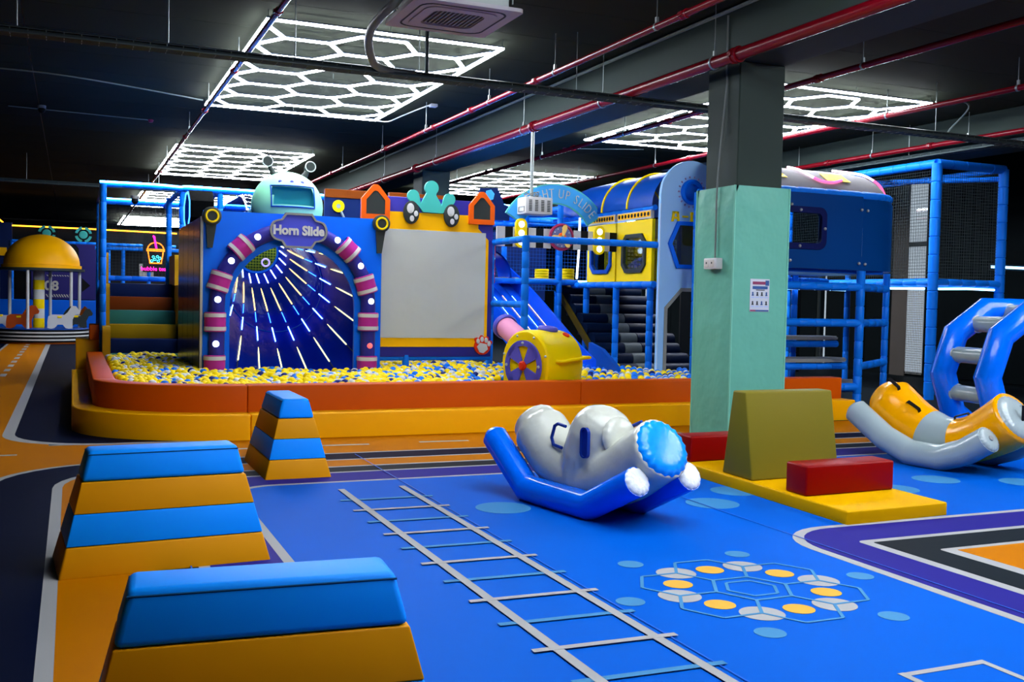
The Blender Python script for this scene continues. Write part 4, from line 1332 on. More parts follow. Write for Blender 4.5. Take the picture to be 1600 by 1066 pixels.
def house(cx, zb, w_, h, y):
    o_ = [(cx - w_ / 2, zb), (cx + w_ / 2, zb), (cx + w_ / 2, zb + h * .58), (cx + w_ * .13, zb + h * .96), (cx + w_ * .06, zb + h), (cx - w_ * .06, zb + h), (cx - w_ * .13, zb + h * .96), (cx - w_ / 2, zb + h * .58)]
    i_ = [(cx - w_ * .33, zb + .07), (cx + w_ * .33, zb + .07), (cx + w_ * .33, zb + h * .56), (cx + w_ * .08, zb + h * .8), (cx + w_ * .03, zb + h * .82), (cx - w_ * .03, zb + h * .82), (cx - w_ * .08, zb + h * .8), (cx - w_ * .33, zb + h * .56)]
    b_ = build('house_plaque', MB().ring(XZ(o_, y), XZ(i_, y), (0, .05, 0)), M['orange'], sb)
    build('house_face', MB().prism(XZ(i_, y + .012), (0, .03, 0)), M['charcoal'], b_)
house(3.787, 2.555, .40, .47, YS - .07); house(5.345, 2.56, .385, .46, YS - .06)
def paw(cx, cz, s):
    p = []
    for a in range(0, 360, 8):
        r_ = .1
        t_ = math.radians(a)
        lobes = 0
        if 20 < a < 160:
            lobes = .04 * abs(math.sin(math.radians((a - 20) * 180 / 35)))
        p.append((cx + (r_ + lobes) * s * math.cos(t_) * 1.0, cz + (r_ + lobes) * s * math.sin(t_)))
    return p
def rot2(p, c, a): 
    a = math.radians(a); return [(c[0] + (x - c[0]) * math.cos(a) - (z - c[1]) * math.sin(a), c[1] + (x - c[0]) * math.sin(a) + (z - c[1]) * math.cos(a)) for x, z in p]
pc = (5.395, .822)
pw = fan(rot2(paw(*pc, 1.18), pc, -12), YS - .05, .04, M['red'], 'paw_badge', sb)
pad_ = rot2([(pc[0] - .085, pc[1] - .02), (pc[0] - .03, pc[1] - .09), (pc[0] + .03, pc[1] - .09), (pc[0] + .085, pc[1] - .02), (pc[0] + .05, pc[1] + .045), (pc[0] - .05, pc[1] + .045)], pc, -12)
fan(pad_, YS - .062, .014, M['white'], 'paw_pad', pw)
for a in (35, 72, 108, 145):
    c = rot2([(pc[0] + .105 * math.cos(math.radians(a)), pc[1] + .105 * math.sin(math.radians(a)))], pc, -12)[0]
    build('paw_toe', moved(MB().disc((0, 0, 0), (0, -1, 0), .026, .014, 14), (c[0], YS - .05, c[1]), None, 1, 1.5), M['white'], pw)
build('support_leg', MB().cyl((4.28, YS + .04, .3), (4.28, YS + .04, .7), .05, 12), M['frame_blue'], sb)
build('lower_bar', foam(MB(), (3.9, YS + .05, .655), (5.55, YS + .05, .655), .035), M['frame_blue'], sb)

# dark banner behind the screen
bb = thing('back_banner', 'dark blue banner with a brown top strip and a yellow gear behind the screen', 'banner', (4.4, 15.0, 2.4))
build('banner_sheet', MB().box(3.42, 5.35, 15.0, 15.05, 2.4, 2.955), M['navy'], bb)
build('top_strip', MB().box(3.42, 4.12, 14.98, 15.06, 2.955, 3.08, .005, 1), M['brown'], bb)
build('top_strip', MB().box(4.40, 5.35, 14.98, 15.06, 2.955, 3.085, .005, 1), M['brown'], bb)
g_ = build('gear', MB().lathe([(.035, 0), (.09, 0), (.09, .02), (.035, .02)], (3.62, 14.985, 2.83), (0, -1, 0), 20), M['yellow'], bb)
build('gear_centre', MB().disc((3.62, 14.99, 2.83), (0, -1, 0), .038, .02, 16), M['pvc_grey'], g_)
build('lever', MB().sweep([(3.66, 14.98, 2.76), (3.75, 14.98, 2.58)], .018, 8), M['pvc_grey'], bb)
build('half_wheel', MB().disc((3.92, 14.995, 2.47), (0, -1, 0), .19, .02, 26), M['yellow'], bb)
hb_ = thing('hexagon_plaque', 'dark blue stepped plaque with a light blue hexagon, right of the screen', 'plaque', (6.0, 15.5, 2.8))
x0 = 6.0
pq = [(5.45, 2.55), (7.0, 2.55), (7.0, 2.98), (6.82, 3.0), (6.72, 3.1), (6.66, 3.24), (6.36, 3.26), (6.29, 3.12), (6.2, 3.02), (5.45, 3.02)]
pq = [(5.2, 2.80), (6.6, 2.80), (6.6, 3.03), (6.5, 3.06), (6.46, 3.16), (6.38, 3.32), (6.09, 3.30), (6.03, 3.15), (5.93, 3.06), (5.2, 3.09)]
fan(pq, 15.5, .06, M['navy'], 'plaque_board', hb_)
build('hexagon', MB().prism(XZ([(6.24 + .085 * math.cos(math.radians(60 * k + 15)), 3.195 + .095 * math.sin(math.radians(60 * k + 15))) for k in range(6)], 15.485), (0, .015, 0)), M['sign_blue'], hb_)

# ================================================================= PROJECTOR
pj = thing('projector', 'white ventilated projector hanging on a pole from the beam', 'projector', (6.34, 14.05, 2.77))
px, py = 6.335, 14.05
cbx = Vector((1, .0, 0))
build('case', MB().box(px - .16, px + .29, py - .15, py + .17, 2.785, 3.04, .018, 2), M['white'], pj)
for k in range(4):
    mb = MB()
    for r in range(7):
        mb.box(px - .105 + k * .1, px - .055 + k * .1, py - .156, py - .148, 2.83 + r * .025, 2.843 + r * .025)
    o = build('vent', mb, M['charcoal'], pj)
build('side_grille', MB().ring([(px - .164, py - .12, 2.82), (px - .164, py + .1, 2.82), (px - .164, py + .1, 2.9), (px - .164, py - .12, 2.9)], [(px - .164, py - .105, 2.83), (px - .164, py + .085, 2.83), (px - .164, py + .085, 2.89), (px - .164, py - .105, 2.89)], (-.006, 0, 0)), M['grey'], pj)
build('pole', MB().cyl((px, py, 3.04), (px, py, 4.035), .027, 10), M['galv'], pj)
build('pipe_clamp', MB().lathe([(.067, -.03), (.078, -.03), (.078, .03), (.067, .03)], (6.34, py, 4.095), (0, 1, 0), 16), M['galv'], pj)
cb_ = MB()
for k in range(3):
    cb_.sweep([(px + .1 * math.cos(a * .5 + k) * (1 + .1 * k), py + .06 * math.sin(a * .5 + k), 3.06 + .015 * k + .03 * math.sin(a * .9 + k)) for a in range(0, 14)], .007, 5)
build('cable_coil', cb_, M['grey'], pj)

# ================================================================= CLIMBING STEPS AND LEFT FRAME
st = thing('climbing_steps', 'padded climbing steps in teal, navy, yellow and brown at the left of the ball pit', 'steps', (1.1, 17.4, 0))
zs = [.0, .29, .514, .74, .965, 1.19, 1.415, 1.64]
cols = ['step_teal_shaded', 'step_teal_shaded', 'step_navy_shaded', 'step_amber_shaded', 'step_teal_shaded', 'step_brown_shaded', 'step_navy_shaded']
sx0, sx1 = .56, 1.60
for k in range(7):
    yf = 16.8 + .3 * k
    if k == 0: continue
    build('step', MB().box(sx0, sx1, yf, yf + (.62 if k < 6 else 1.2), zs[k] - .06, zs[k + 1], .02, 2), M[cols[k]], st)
for sx, nm in ((sx0 - .12, 0), (sx1 + .0, 1)):
    for (ya, yb, za, zb) in ((17.05, 17.8, .1, .95), (17.5, 18.6, .5, 1.62), (18.2, 19.3, 1.0, 2.14)):
        bm = bmesh.new(); r = .09
        lp = [(ya, za), (yb, za), (yb, zb)] + [(ya + r + r * math.cos(math.radians(a)), zb - r + r * math.sin(math.radians(a))) for a in (90, 112, 135, 157, 180)]
        build('side_board', MB().prism(YZ(lp, sx), (.115, 0, 0)), mat('step_board_ochre', '#a87e08', .5, .3), st)
fr = thing('net_frame', 'blue foam tube frame with netting and a light strip above the climbing steps', 'play frame', (1.5, 17.6, 0))
zt = 3.2
for x, yv in ((.45, 17.5), (1.6, 19.4), (2.26, 17.6), (.47, 21.0), (1.66, 17.62), (3.45, 17.6), (4.4, 17.6)):
    build('post', foam(MB(), (x, yv, 0 if yv > 17.55 or x < 1 else .1), (x, yv, zt), .05), M['frame_blue'], fr)
for a, b in (((.42, 17.55, zt), (4.45, 17.6, zt)), ((.45, 17.5, zt), (.47, 21.0, zt)), ((.47, 21.0, zt - .0), (4.4, 21.0, zt)), ((1.62, 17.6, zt - .03), (1.66, 21, zt - .03)), ((.45, 21.0, 1.75), (4.4, 21.0, 1.75)), ((2.26, 17.6, zt), (2.26, 21, zt)), ((3.45, 17.6, zt), (3.45, 21, zt))):
    build('beam', foam(MB(), a, b, .048), M['frame_blue'], fr)
build('light_strip', MB().sweep(smooth_path([(.40, 17.485, zt + .03), (1.2, 17.49, zt + .035), (1.6, 17.5, zt + .022), (1.75, 17.5, zt + .036), (2.4, 17.52, zt + .034), (3.3, 17.55, zt + .034), (4.4, 17.55, zt + .034)], 4), .015, 6), M['led_wash'], fr)
build('light_strip', MB().sweep([(.5, 20.95, zt + .06), (4.4, 20.95, zt + .06)], .012, 6), M['led_wash'], fr)  # extra strip added on the rear beam to wash the ceiling blue
nt_ = MB()
net((.47, 21.0, 1.75), (1.2, 0, 0), (0, 0, 1.42), .06, .0028, nt_); net((.46, 17.6, 1.7), (0, 3.3, 0), (0, 0, 1.45), .07, .0026, nt_)
o = build('netting', nt_, M['net'], fr); o['kind'] = 'stuff'
nt_ = MB(); net((1.66, 21.0, 3.0), (2.7, 0, 0), (0, 0, .17), .035, .004, nt_)
o = build('netting', nt_, M['galv'], fr); o['kind'] = 'stuff'
build('deck', MB().box(.5, 4.4, 19.2, 21.0, 1.5, 1.62, .02, 2), M['deep_blue'], fr)
tn = thing('tunnel_box', 'dark octagonal tunnel with a glowing blue rim above the horn slide wall', 'tunnel', (1.8, 16.2, 2.3))
M['tunnel_black'] = mat('tunnel_black', '#030405', .8, .1)
def oct_yz(x, cy, cz, r): return [(x, cy + r * 1.5 * math.cos(math.radians(22.5 + 45 * k)), cz + r * math.sin(math.radians(22.5 + 45 * k))) for k in range(8)]
build('tunnel_body', MB().ring(oct_yz(1.6, 16.2, 2.74, .32), oct_yz(1.6, 16.2, 2.74, .27), (.34, 0, 0)), M['tunnel_black'], tn)
build('tunnel_end', MB().prism(oct_yz(1.92, 16.2, 2.74, .3), (.02, 0, 0)), M['tunnel_black'], tn)
build('inner_wall', MB().ring(oct_yz(1.61, 16.2, 2.74, .268), oct_yz(1.61, 16.2, 2.74, .262), (.31, 0, 0)), mat('panel_glow_blue', '#2a78e8', .3, .5), tn)
build('light_rim', MB().ring(oct_yz(1.585, 16.2, 2.74, .30), oct_yz(1.585, 16.2, 2.74, .275), (.02, 0, 0)), M['led_blue'], tn)
build('tunnel_base', MB().box(1.62, 2.0, 15.9, 16.6, 2.3, 2.46), M['black'], tn)

# ================================================================= LIGHT-UP SLIDE BAY
lf = thing('slide_frame', 'blue foam tube frame in front of the light up slide and striped barrier', 'play frame', (5.57, 12.5, 0))
for a, b in (((5.57, 12.5, .2), (5.57, 12.5, 2.36)), ((5.57, 13.72, .2), (5.57, 13.72, 2.36))):
    build('post', foam(MB(), a, b, .052, .22), M['frame_blue'], lf)
for a, b in (((5.57, 12.5, 2.32), (7.6, 12.5, 2.32)), ((5.57, 12.5, 2.32), (5.57, 13.75, 2.32)), ((5.57, 12.5, 1.44), (5.57, 13.75, 1.44))):
    build('beam', foam(MB(), a, b, .046, .25), M['frame_blue'], lf)
df = thing('deck_frame', 'raised deck on blue posts behind the light up slide', 'play frame', (6.8, 15.0, 0))
for x, yv, za, zb in ((7.29, 15.0, 0, 3.25), (6.95, 15.6, 1.7, 3.0), (7.15, 17.0, 1.7, 3.2), (6.25, 17.6, 1.2, 3.1), (6.9, 18.4, 1.2, 3.2), (5.62, 15.3, .2, 3.0), (8.9, 18.4, 0, 3.2), (9.6, 18.4, 0, 3.2)):
    build('post', foam(MB(), (x, yv, za), (x, yv, zb), .05, .2), M['frame_blue'], df)
for a, b in (((5.6, 15.0, 1.8), (7.62, 15.0, 1.8)), ((5.6, 17.0, 2.95), (9.6, 17.0, 2.95)), ((5.6, 16.4, 2.75), (9.6, 17.8, 3.02)), ((5.6, 18.4, 3.1), (11, 18.4, 3.1)), ((5.6, 15.6, 2.85), (7.6, 15.6, 2.95)), ((5.6, 18.4, 2.6), (11, 18.4, 2.6)), ((5.62, 15.3, 3.0), (5.62, 18.4, 3.0)), ((7.29, 15, 3.0), (7.29, 18.4, 3.0))):
    build('beam', foam(MB(), a, b, .045, .22), M['frame_blue'], df)
build('deck_pad', MB().box(6.3, 7.6, 15.05, 19.5, 1.78, 1.86, .02, 1), M['grey'], df)
build('light_strip', MB().sweep([(5.7, 15.9, 3.06), (6.3, 15.95, 3.1), (7.0, 16.0, 3.08)], .022, 6), M['led_wash'], df)
build('light_strip', MB().sweep([(5.7, 18.4, 3.17), (10.9, 18.4, 3.17)], .014, 6), M['led_wash'], df)
build('light_strip', MB().sweep([(7.47, 14.72, 1.86), (7.50, 14.72, 2.4), (7.50, 14.72, 2.84)], .018, 6), M['led_white'], df)
nt_ = MB(); net((5.6, 18.5, 1.7), (4.0, 0, 0), (0, 0, 1.5), .07, .003, nt_)
o = build('netting', nt_, M['net_blue'], df); o['kind'] = 'stuff'
build('back_panel', MB().box(5.7, 9.2, 19.6, 19.66, 1.5, 2.9), M['navy'], df)
pr = thing('light_post', 'red upright board with green and pink lamps at the top of the slide', 'lamp', (6.05, 14.9, 1.7))
build('board', MB().box(6.02, 6.12, 14.9, 14.95, 1.75, 2.42, .006, 1), mat('brick_red_board', '#a8281c', .5, .35), pr)
for z, m in ((2.14, mat('led_green', '#80ffd0', .4, .3, emit=1.2, ecol='#50e8b0')), (1.90, M['led_pink'])):
    build('lamp', MB().ball((6.07, 14.885, z), .035, 12, 8), m, pr)
# translucent lane slide
sl = thing('lane_slide', 'glossy blue lane slide with light lines dropping into the ball pit', 'slide', (6.0, 14, .4))
def slp(x, s):   # s 0 top .. 1 bottom
    y = 15.35 - 2.3 * s
    z = .42 + 1.36 * (1 - s) ** 1.25 + .1 * math.sin(math.pi * s) * (1 - s)
    return Vector((x + .42 * s, y, z))
vs_ = []; fs = []; NX = 40; NY = 24
for i in range(NY + 1):
    for j in range(NX + 1):
        f = j / NX
        p = slp(5.72 + .82 * f, i / NY)
        p.z += .03 * abs(math.sin(math.pi * f * 5)) ** .7
        vs_.append(p)
for i in range(NY):
    for j in range(NX):
        a = i * (NX + 1) + j
        fs.append((a, a + NX + 1, a + NX + 2, a + 1))
build('lanes', MB().add(vs_, fs), M['slide'], sl, ang=60)
for k in range(6):
    x = 5.72 + .82 * k / 5
    build('lane_light', MB().sweep([slp(x, s / 12) + Vector((0, 0, .018)) for s in range(2, 8)], .0035, 5), M['led_warm' if k % 2 else 'led_strip'], sl)
for x, m in ((5.69, 0), (6.55, 1)):
    lo = [slp(x, s / 16) + Vector((0, 0, -.05)) for s in range(17)]; hi = [slp(x, s / 16) + Vector((0, 0, .24 + .06 * math.sin(math.pi * s / 16))) for s in range(17)]
    vs_ = lo + hi + [p + Vector((.03, 0, 0)) for p in lo + hi]; fs = []
    for i in range(16):
        fs += [(i, i + 1, 17 + i + 1, 17 + i), (34 + i, 34 + 17 + i, 34 + 17 + i + 1, 34 + i + 1), (17 + i, 17 + i + 1, 51 + i + 1, 51 + i), (i, 34 + i, 34 + i + 1, i + 1)]
    fs += [(0, 17, 51, 34), (16, 50, 67, 33)]
    build('side_wall', MB().add(vs_, fs), M['slide'], sl)
ep = [(12.35, .3), (13.3, .3), (13.3, .9), (12.9, .82), (12.5, .62), (12.38, .5)]
build('exit_wall', MB().prism(YZ(ep, 6.97), (.06, 0, 0)), M['deep_blue'], sl)
build('hood', MB().lathe([(.45, 0), (.45, .5), (.42, .5), (.42, 0)], (6.0, 15.0, 1.85), (0, 1, 0), 24, -math.pi / 2, math.pi / 2), M['slide'], sl)
build('under_panel', MB().box(5.65, 5.95, 13.1, 13.14, .3, .9), mat('olive_panel', '#6a5a10', .5, .3), sl)
# arched sign
sgn = thing('arch_sign', 'light blue arched sign reading LIGHT UP SLIDE behind the projector', 'sign', (6.95, 14.3, 2.6))
ac_, R1, R2 = (6.85, 2.333), .967, .655
YS2 = 14.26
o_ = [(ac_[0] + R1 * math.cos(math.radians(a)), YS2, ac_[1] + R1 * math.sin(math.radians(a))) for a in [150 - 3 * k for k in range(43)]]
i_ = [(ac_[0] + R2 * math.cos(math.radians(a)), YS2, ac_[1] + R2 * math.sin(math.radians(a))) for a in [150 - 3 * k for k in range(43)]]
def band(o_, i_, t):
    mb = MB(); n = len(o_)
    vs_ = [Vector(p) for p in o_ + i_]; vs_ += [p + Vector((0, t, 0)) for p in vs_]
    fs = []
    for i in range(n - 1):
        fs += [(i, i + 1, n + i + 1, n + i), (2 * n + i, 3 * n + i, 3 * n + i + 1, 2 * n + i + 1), (i, 2 * n + i, 2 * n + i + 1, i + 1), (n + i, n + i + 1, 3 * n + i + 1, 3 * n + i)]
    fs += [(0, n, 3 * n, 2 * n), (n - 1, 3 * n - 1, 4 * n - 1, 2 * n - 1)]
    bm = bmesh.new(); q = [bm.verts.new(p) for p in vs_]
    for f in fs: bm.faces.new([q[i] for i in f])
    bmesh.ops.recalc_face_normals(bm, faces=bm.faces[:])
    return mb.bm(bm)
def rr2(r0, a0, a1, y): return [(ac_[0] + r0 * math.cos(math.radians(a0 + (a1 - a0) * k / 42)), y, ac_[1] + r0 * math.sin(math.radians(a0 + (a1 - a0) * k / 42))) for k in range(43)]
build('sign_edge', band(rr2(R1, 150, 32, YS2 + .01), rr2(R2, 150, 32, YS2 + .01), .03), mat('sign_mint_edge', '#62c8c0', .4, .4), sgn)
build('sign_face', band(rr2(R1 - .02, 149, 33.3, YS2), rr2(R2 + .02, 149, 33.3, YS2), .02), M['sign_blue'], sgn)
txt = 'LIGHT UP SLIDE'
wd = {'L': .8, 'I': .42, 'G': 1.12, 'H': 1.05, 'T': .9, ' ': .5, 'U': 1.05, 'P': .95, 'S': .95, 'D': 1.05, 'E': .9}
tot = sum(wd[c] for c in txt); a = 126.0; span = 126.0 - 36.5
for c in txt:
    da = span * wd[c] / tot
    am = a - da / 2; a -= da
    if c == ' ': continue
    m = text_mesh(c, .205, .006, -.003)
    rot = Matrix.Rotation(-math.radians(am - 90), 3, 'Y')
    r0 = (R1 + R2) / 2
    build('letter', moved(m, (ac_[0] + r0 * math.cos(math.radians(am)), YS2 - .006, ac_[1] + r0 * math.sin(math.radians(am))), rot, .72, 1), M['white'], sgn)
# striped barrier with lamps and clock
bt = thing('striped_barrier', 'black and white striped barrier with yellow lamp boards and a propeller clock', 'barrier', (6.6, 13.62, 2.27))
bx0, bx1 = 5.615, 7.575
def bpt(x): 
    f = (x - bx0) / (bx1 - bx0)
    return 13.62, 2.557 - .012 * f
nst = 16
for k in range(nst):
    xa = bx0 + (bx1 - bx0) * k / nst; xb = bx0 + (bx1 - bx0) * (k + 1) / nst
    (ya, za), (yb, zb) = bpt(xa), bpt(xb)
    build('stripe', MB().hexa([(xa, ya, za - .285), (xb, yb, zb - .285), (xb, yb + .05, zb - .285), (xa, ya + .05, za - .285), (xa, ya, za), (xb, yb, zb), (xb, yb + .05, zb), (xa, ya + .05, za)]), M['white' if k % 2 == 0 else 'black'], bt)
for x, z in ((5.97, 2.467), (7.25, 2.415)):
    mb = MB(); lp = arc(x, z + .125, .088, 0, 180, 14) + arc(x, z - .125, .088, 180, 360, 14)
    lb = build('lamp_board', MB().prism(XZ(lp, 13.56), (0, .05, 0)), M['yellow'], bt)
    for dz in (.128, 0, -.128):
        build('lamp', MB().lathe([(0, .022), (.03, .018), (.046, 0), (0, -.01)][::-1], (x, 13.56, z + dz), (0, -1, 0), 18), M['led_white'], lb)
cx, cz = 6.604, 2.435
ck = build('clock_rim', MB().lathe([(0, 0), (.198, 0), (.202, .026), (.175, .04), (.165, .026), (0, .026)], (cx, 13.56, cz), (0, -1, 0), 36), M['maroon'], bt)
build('clock_face', MB().disc((cx, 13.534, cz), (0, -1, 0), .158, .01, 32), mat('clock_slate', '#6a74a8', .4, .4), ck)
for k in range(12):
    a = math.radians(30 * k)
    build('hour_dot', MB().ball((cx + .132 * math.cos(a), 13.524, cz + .132 * math.sin(a)), .009, 8, 6), M['white'], ck)
build('clock_boss', MB().disc((cx, 13.526, cz), (0, -1, 0), .065, .02, 24), M['orange'], ck)
for a in (76, 186, 306):
    d = Vector((math.cos(math.radians(a)), 0, math.sin(math.radians(a)))); e = Vector((-d.z, 0, d.x)); c = Vector((cx, 13.503, cz))
    lp = [c + d * (.02 + .165 * t) + e * (w2 * .038) for t, w2 in ((0, .4), (.35, .75), (.7, 1), (.9, .75), (1, 0), (.9, -.75), (.7, -1), (.35, -.75), (0, -.4))]
    build('propeller_blade', MB().prism(lp, (0, -.012, 0)), mat('blade_cream_yellow', '#f6d070', .4, .4), ck)
build('propeller_hub', MB().ball((cx, 13.492, cz), .022, 12, 8), M['grey'], ck)
# yellow drums on the deck
for (x, yv), lab in (((7.72, 16.6), 'yellow ribbed drum on the deck, left one'), ((7.95, 16.05), 'yellow ribbed drum on the deck, right one beside the train')):
    prof = [(0, 0)]
    for k in range(4):
        prof += [(.12, .05 * k), (.128, .05 * k + .012), (.128, .05 * k + .038), (.12, .05 * k + .05)]
    prof += [(0, .2)]
    solo('ribbed_drum', MB().lathe(prof, (x, yv, 1.862), (0, 0, 1), 22), M['yellow'], lab, 'drum', 'yellow drums on the deck')

# ================================================================= ROLLER STAIRS UNDER THE DECK
M['stair_white_shaded'] = mat('stair_white_shaded', '#525c60', .5, .3)  # white padding greyed down to carry the shade under the deck
M['stair_navy_shaded'] = mat('stair_navy_shaded', '#04142e', .5, .3)  # navy darkened for the same shade
rl = thing('roller_stairs', 'dark navy and white padded roller stairs descending under the train', 'stairs', (7.8, 13.7, 0))
for k in range(9):
    yv = 13.5 + .21 * k; z = .42 + .15 * k
    for j, (xa, xb, m) in enumerate(((7.48, 7.94, 'stair_navy_shaded'), (7.94, 8.25, 'stair_white_shaded'), (8.25, 8.95, 'stair_navy_shaded'))):
        if k % 2: xa, xb = xa + .03, xb + .03
        mb = MB()
        lp = [(yv + .3, z - .02), (yv + .3, z + .14)] + arc(yv + .08, z + .06, .08, 90, 270, 8) + [(yv + .3, z - .02)]
        lp = [(yv + .32, z - .06), (yv + .32, z + .14), (yv + .08, z + .14)] + [(yv + .08 - .1 * math.sin(math.radians(a)), z + .04 + .1 * math.cos(math.radians(a))) for a in (20, 45, 70, 90, 115, 140)] + [(yv + .1, z - .06)]
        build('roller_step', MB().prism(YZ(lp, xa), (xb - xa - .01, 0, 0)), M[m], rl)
build('side_rail', MB().box(7.40, 7.44, 13.5, 13.54, .3, .4), M['yellow'], rl)
rp_ = [(13.35, .3), (13.55, .3), (15.5, 1.72), (15.4, 1.76)]
build('side_rail', MB().prism(YZ(rp_, 7.42), (.04, 0, 0)), mat('ochre_rail', '#4e400c', .5, .3), rl)

# ================================================================= TRAIN
tr = thing('train_carriage', 'yellow and blue toy train carriage with octagonal windows and a rounded roof', 'train', (8.1, 13.6, 0))
TX = 7.6
def ocw(cy, cz, hw, hh, c): return [(TX, cy - hw + c, cz - hh), (TX, cy + hw - c, cz - hh), (TX, cy + hw, cz - hh + c), (TX, cy + hw, cz + hh - c), (TX, cy + hw - c, cz + hh), (TX, cy - hw + c, cz + hh), (TX, cy - hw, cz + hh - c), (TX, cy - hw, cz - hh + c)]
for ya, yb, wy, wl in ((12.64, 13.66, 13.13, .34), (13.7, 14.62, 14.15, .34)):
    zb, zt_ = 1.81, 2.70
    hole = ocw(wy, 2.22, .31, .25, .1)
    outer = [(TX, ya, zb), (TX, yb, zb), (TX, yb, zb + .2), (TX, yb, zt_ - .2), (TX, yb, zt_), (TX, ya, zt_), (TX, ya, zt_ - .2), (TX, ya, zb + .2)]
    pb = build('side_panel', MB().ring(outer, hole, (.05, 0, 0)), M['yellow'], tr)
    build('window_frame', MB().ring([(x - .03, y, z) for x, y, z in ocw(wy, 2.22, .345, .285, .115)], [(x - .03, y, z) for x, y, z in ocw(wy, 2.22, .285, .225, .09)], (.05, 0, 0)), M['charcoal'] if ya < 13 else M['deep_blue'], pb)
    build('window_pane', MB().prism(ocw(wy, 2.22, .31, .25, .1), (.008, 0, 0)), M['glass'], pb)
    build('hole_strip', MB().box(TX - .012, TX + .04, ya + .02, yb - .02, 2.71, 2.83), M['cream'], pb)
    build('strip_face', MB().box(TX - .018, TX - .01, ya + .04, yb - .04, 2.735, 2.815), M['amber'], pb)
    for k in range(10):
        yy = ya + .09 + (yb - ya - .18) * k / 9
        build('dark_hole', MB().disc((TX - .017, yy, 2.775), (-1, 0, 0), .03, .004, 14), M['black'], pb)
build('eaves_tube', foam(MB(), (TX + .02, 12.6, 2.86), (TX + .02, 15.9, 2.86), .04), M['frame_blue'], tr)
prof = [(.56, 0), (.56, 3.3)]
rf = MB(); RC = (8.12, 2.88)
vs_ = []; fs = []
for i, yy in enumerate((12.62, 12.9, 13.6, 14.4, 15.2, 15.8, 16.0)):
    rr_ = (.545, .55, .55, .55, .54, .48, .38)[i]
    for j in range(21):
        a = math.pi * j / 20
        vs_.append((RC[0] - rr_ * math.cos(a), yy, RC[1] + rr_ * 1.0 * math.sin(a)))
for i in range(6):
    for j in range(20):
        a = i * 21 + j; fs.append((a, a + 1, a + 22, a + 21))
roof = build('roof', MB().add(vs_, fs), M['deep_blue'], tr, ang=60)
for yy in (13.32, 14.1):
    build('roof_band', MB().sweep([(RC[0] - .556 * math.cos(math.pi * j / 20), yy, RC[1] + .556 * math.sin(math.pi * j / 20)) for j in range(21)], .022, 6), M['yellow'], roof)
build('floor_beam', foam(MB(), (TX, 12.55, 1.76), (TX, 15.1, 1.76), .05), M['frame_blue'], tr)
for yv in (12.68, 13.68, 14.66):
    build('post', foam(MB(), (TX + .02, yv, 0), (TX + .02, yv, 1.75), .05, .22), M['frame_blue'], tr)
build('floor_deck', MB().box(7.63, 8.66, 12.56, 15.0, 1.72, 1.79, .01, 1), M['deep_blue'], tr)
build('far_panel', MB().box(8.62, 8.66, 12.7, 15.9, 1.81, 2.84), mat('mustard_panel', '#a88a10', .5, .3), tr)
nt_ = MB(); net((8.2, 13.6, 1.85), (.42, 0, 0), (0, 0, .62), .065, .014, nt_); net((7.7, 14.2, 1.85), (.9, 0, 0), (0, 0, .62), .065, .014, nt_)
o = build('rope_wall', nt_, M['yellow'], tr); o['kind'] = 'stuff'
# arch panel at the end of the train
ap = thing('lettered_board', 'tall light blue rounded board lettered A-D with a porthole and an angled doorway', 'board', (8.1, 12.45, 0))
YA = 12.42
px0, px1 = 7.60, 8.62
cxp = 8.11
mbp = MB()
hexw = [(7.775, 2.345), (7.90, 2.62), (8.32, 2.62), (8.445, 2.345), (8.32, 2.04), (7.90, 2.04)]
topc = arc(cxp, 3.02, .51, 0, 180, 20)
# pieces around window and doorway
def pc_(l): mbp.prism(XZ(l, YA), (0, .06, 0))
pc_([(px0, 2.62), (px1, 2.62), (px1, 3.02)] + topc[1:-1] + [(px0, 3.02)])
pc_([(px0, 2.04), (7.90, 2.04), (7.775, 2.345), (px0, 2.345)])
pc_([(px0, 2.345), (7.775, 2.345), (7.90, 2.62), (px0, 2.62)])
pc_([(px1, 2.04), (px1, 2.345), (8.445, 2.345), (8.32, 2.04)])
pc_([(px1, 2.345), (px1, 2.62), (8.32, 2.62), (8.445, 2.345)])
pc_([(px0, 1.72), (px1, 1.72), (px1, 2.04), (px0, 2.04)])
pc_([(px0, 1.44), (7.70, 1.44), (7.965, 1.72), (px0, 1.72)]); pc_([(px1, 1.44), (px1, 1.72), (8.26, 1.72), (8.52, 1.44)])
pc_([(px0, .1), (7.70, .1), (7.70, 1.44), (px0, 1.44)]); pc_([(px1, .1), (px1, 1.44), (8.52, 1.44), (8.52, .1)])
build('panel_sheet', mbp, M['panel_sky'], ap)
gd = [(7.70, .1), (7.70, 1.44), (7.965, 1.72), (8.26, 1.72), (8.52, 1.44), (8.52, .1)]
gi = [(7.75, .1), (7.75, 1.42), (7.985, 1.67), (8.24, 1.67), (8.47, 1.42), (8.47, .1)]
build('doorway_trim', band(XZ(gd, YA - .01), XZ(gi, YA - .01), .08), M['grey'], ap)
build('edge_light', MB().sweep([(px0 - .005, YA - .005, .2), (px0 - .005, YA - .005, 2.9)], .008, 5), mat('pale_edge', '#bcd4f4', .4, .4), ap)
build('window_frame', MB().ring(XZ([(cxp + (x - cxp) * 1.14, 2.335 + (z - 2.335) * 1.15) for x, z in hexw], YA - .035), XZ([(cxp + (x - cxp) * .97, 2.335 + (z - 2.335) * .96) for x, z in hexw], YA - .035), (0, .08, 0)), M['panel_blue'], ap)
build('window_pane', MB().prism(XZ(hexw, YA + .02), (0, .008, 0)), M['glass'], ap)
ph = build('porthole_ring', MB().lathe([(.115, .0), (.115, .035), (.15, .055), (.178, .035), (.18, 0)], (8.10, YA, 3.085), (0, -1, 0), 32), M['panel_blue'], ap)
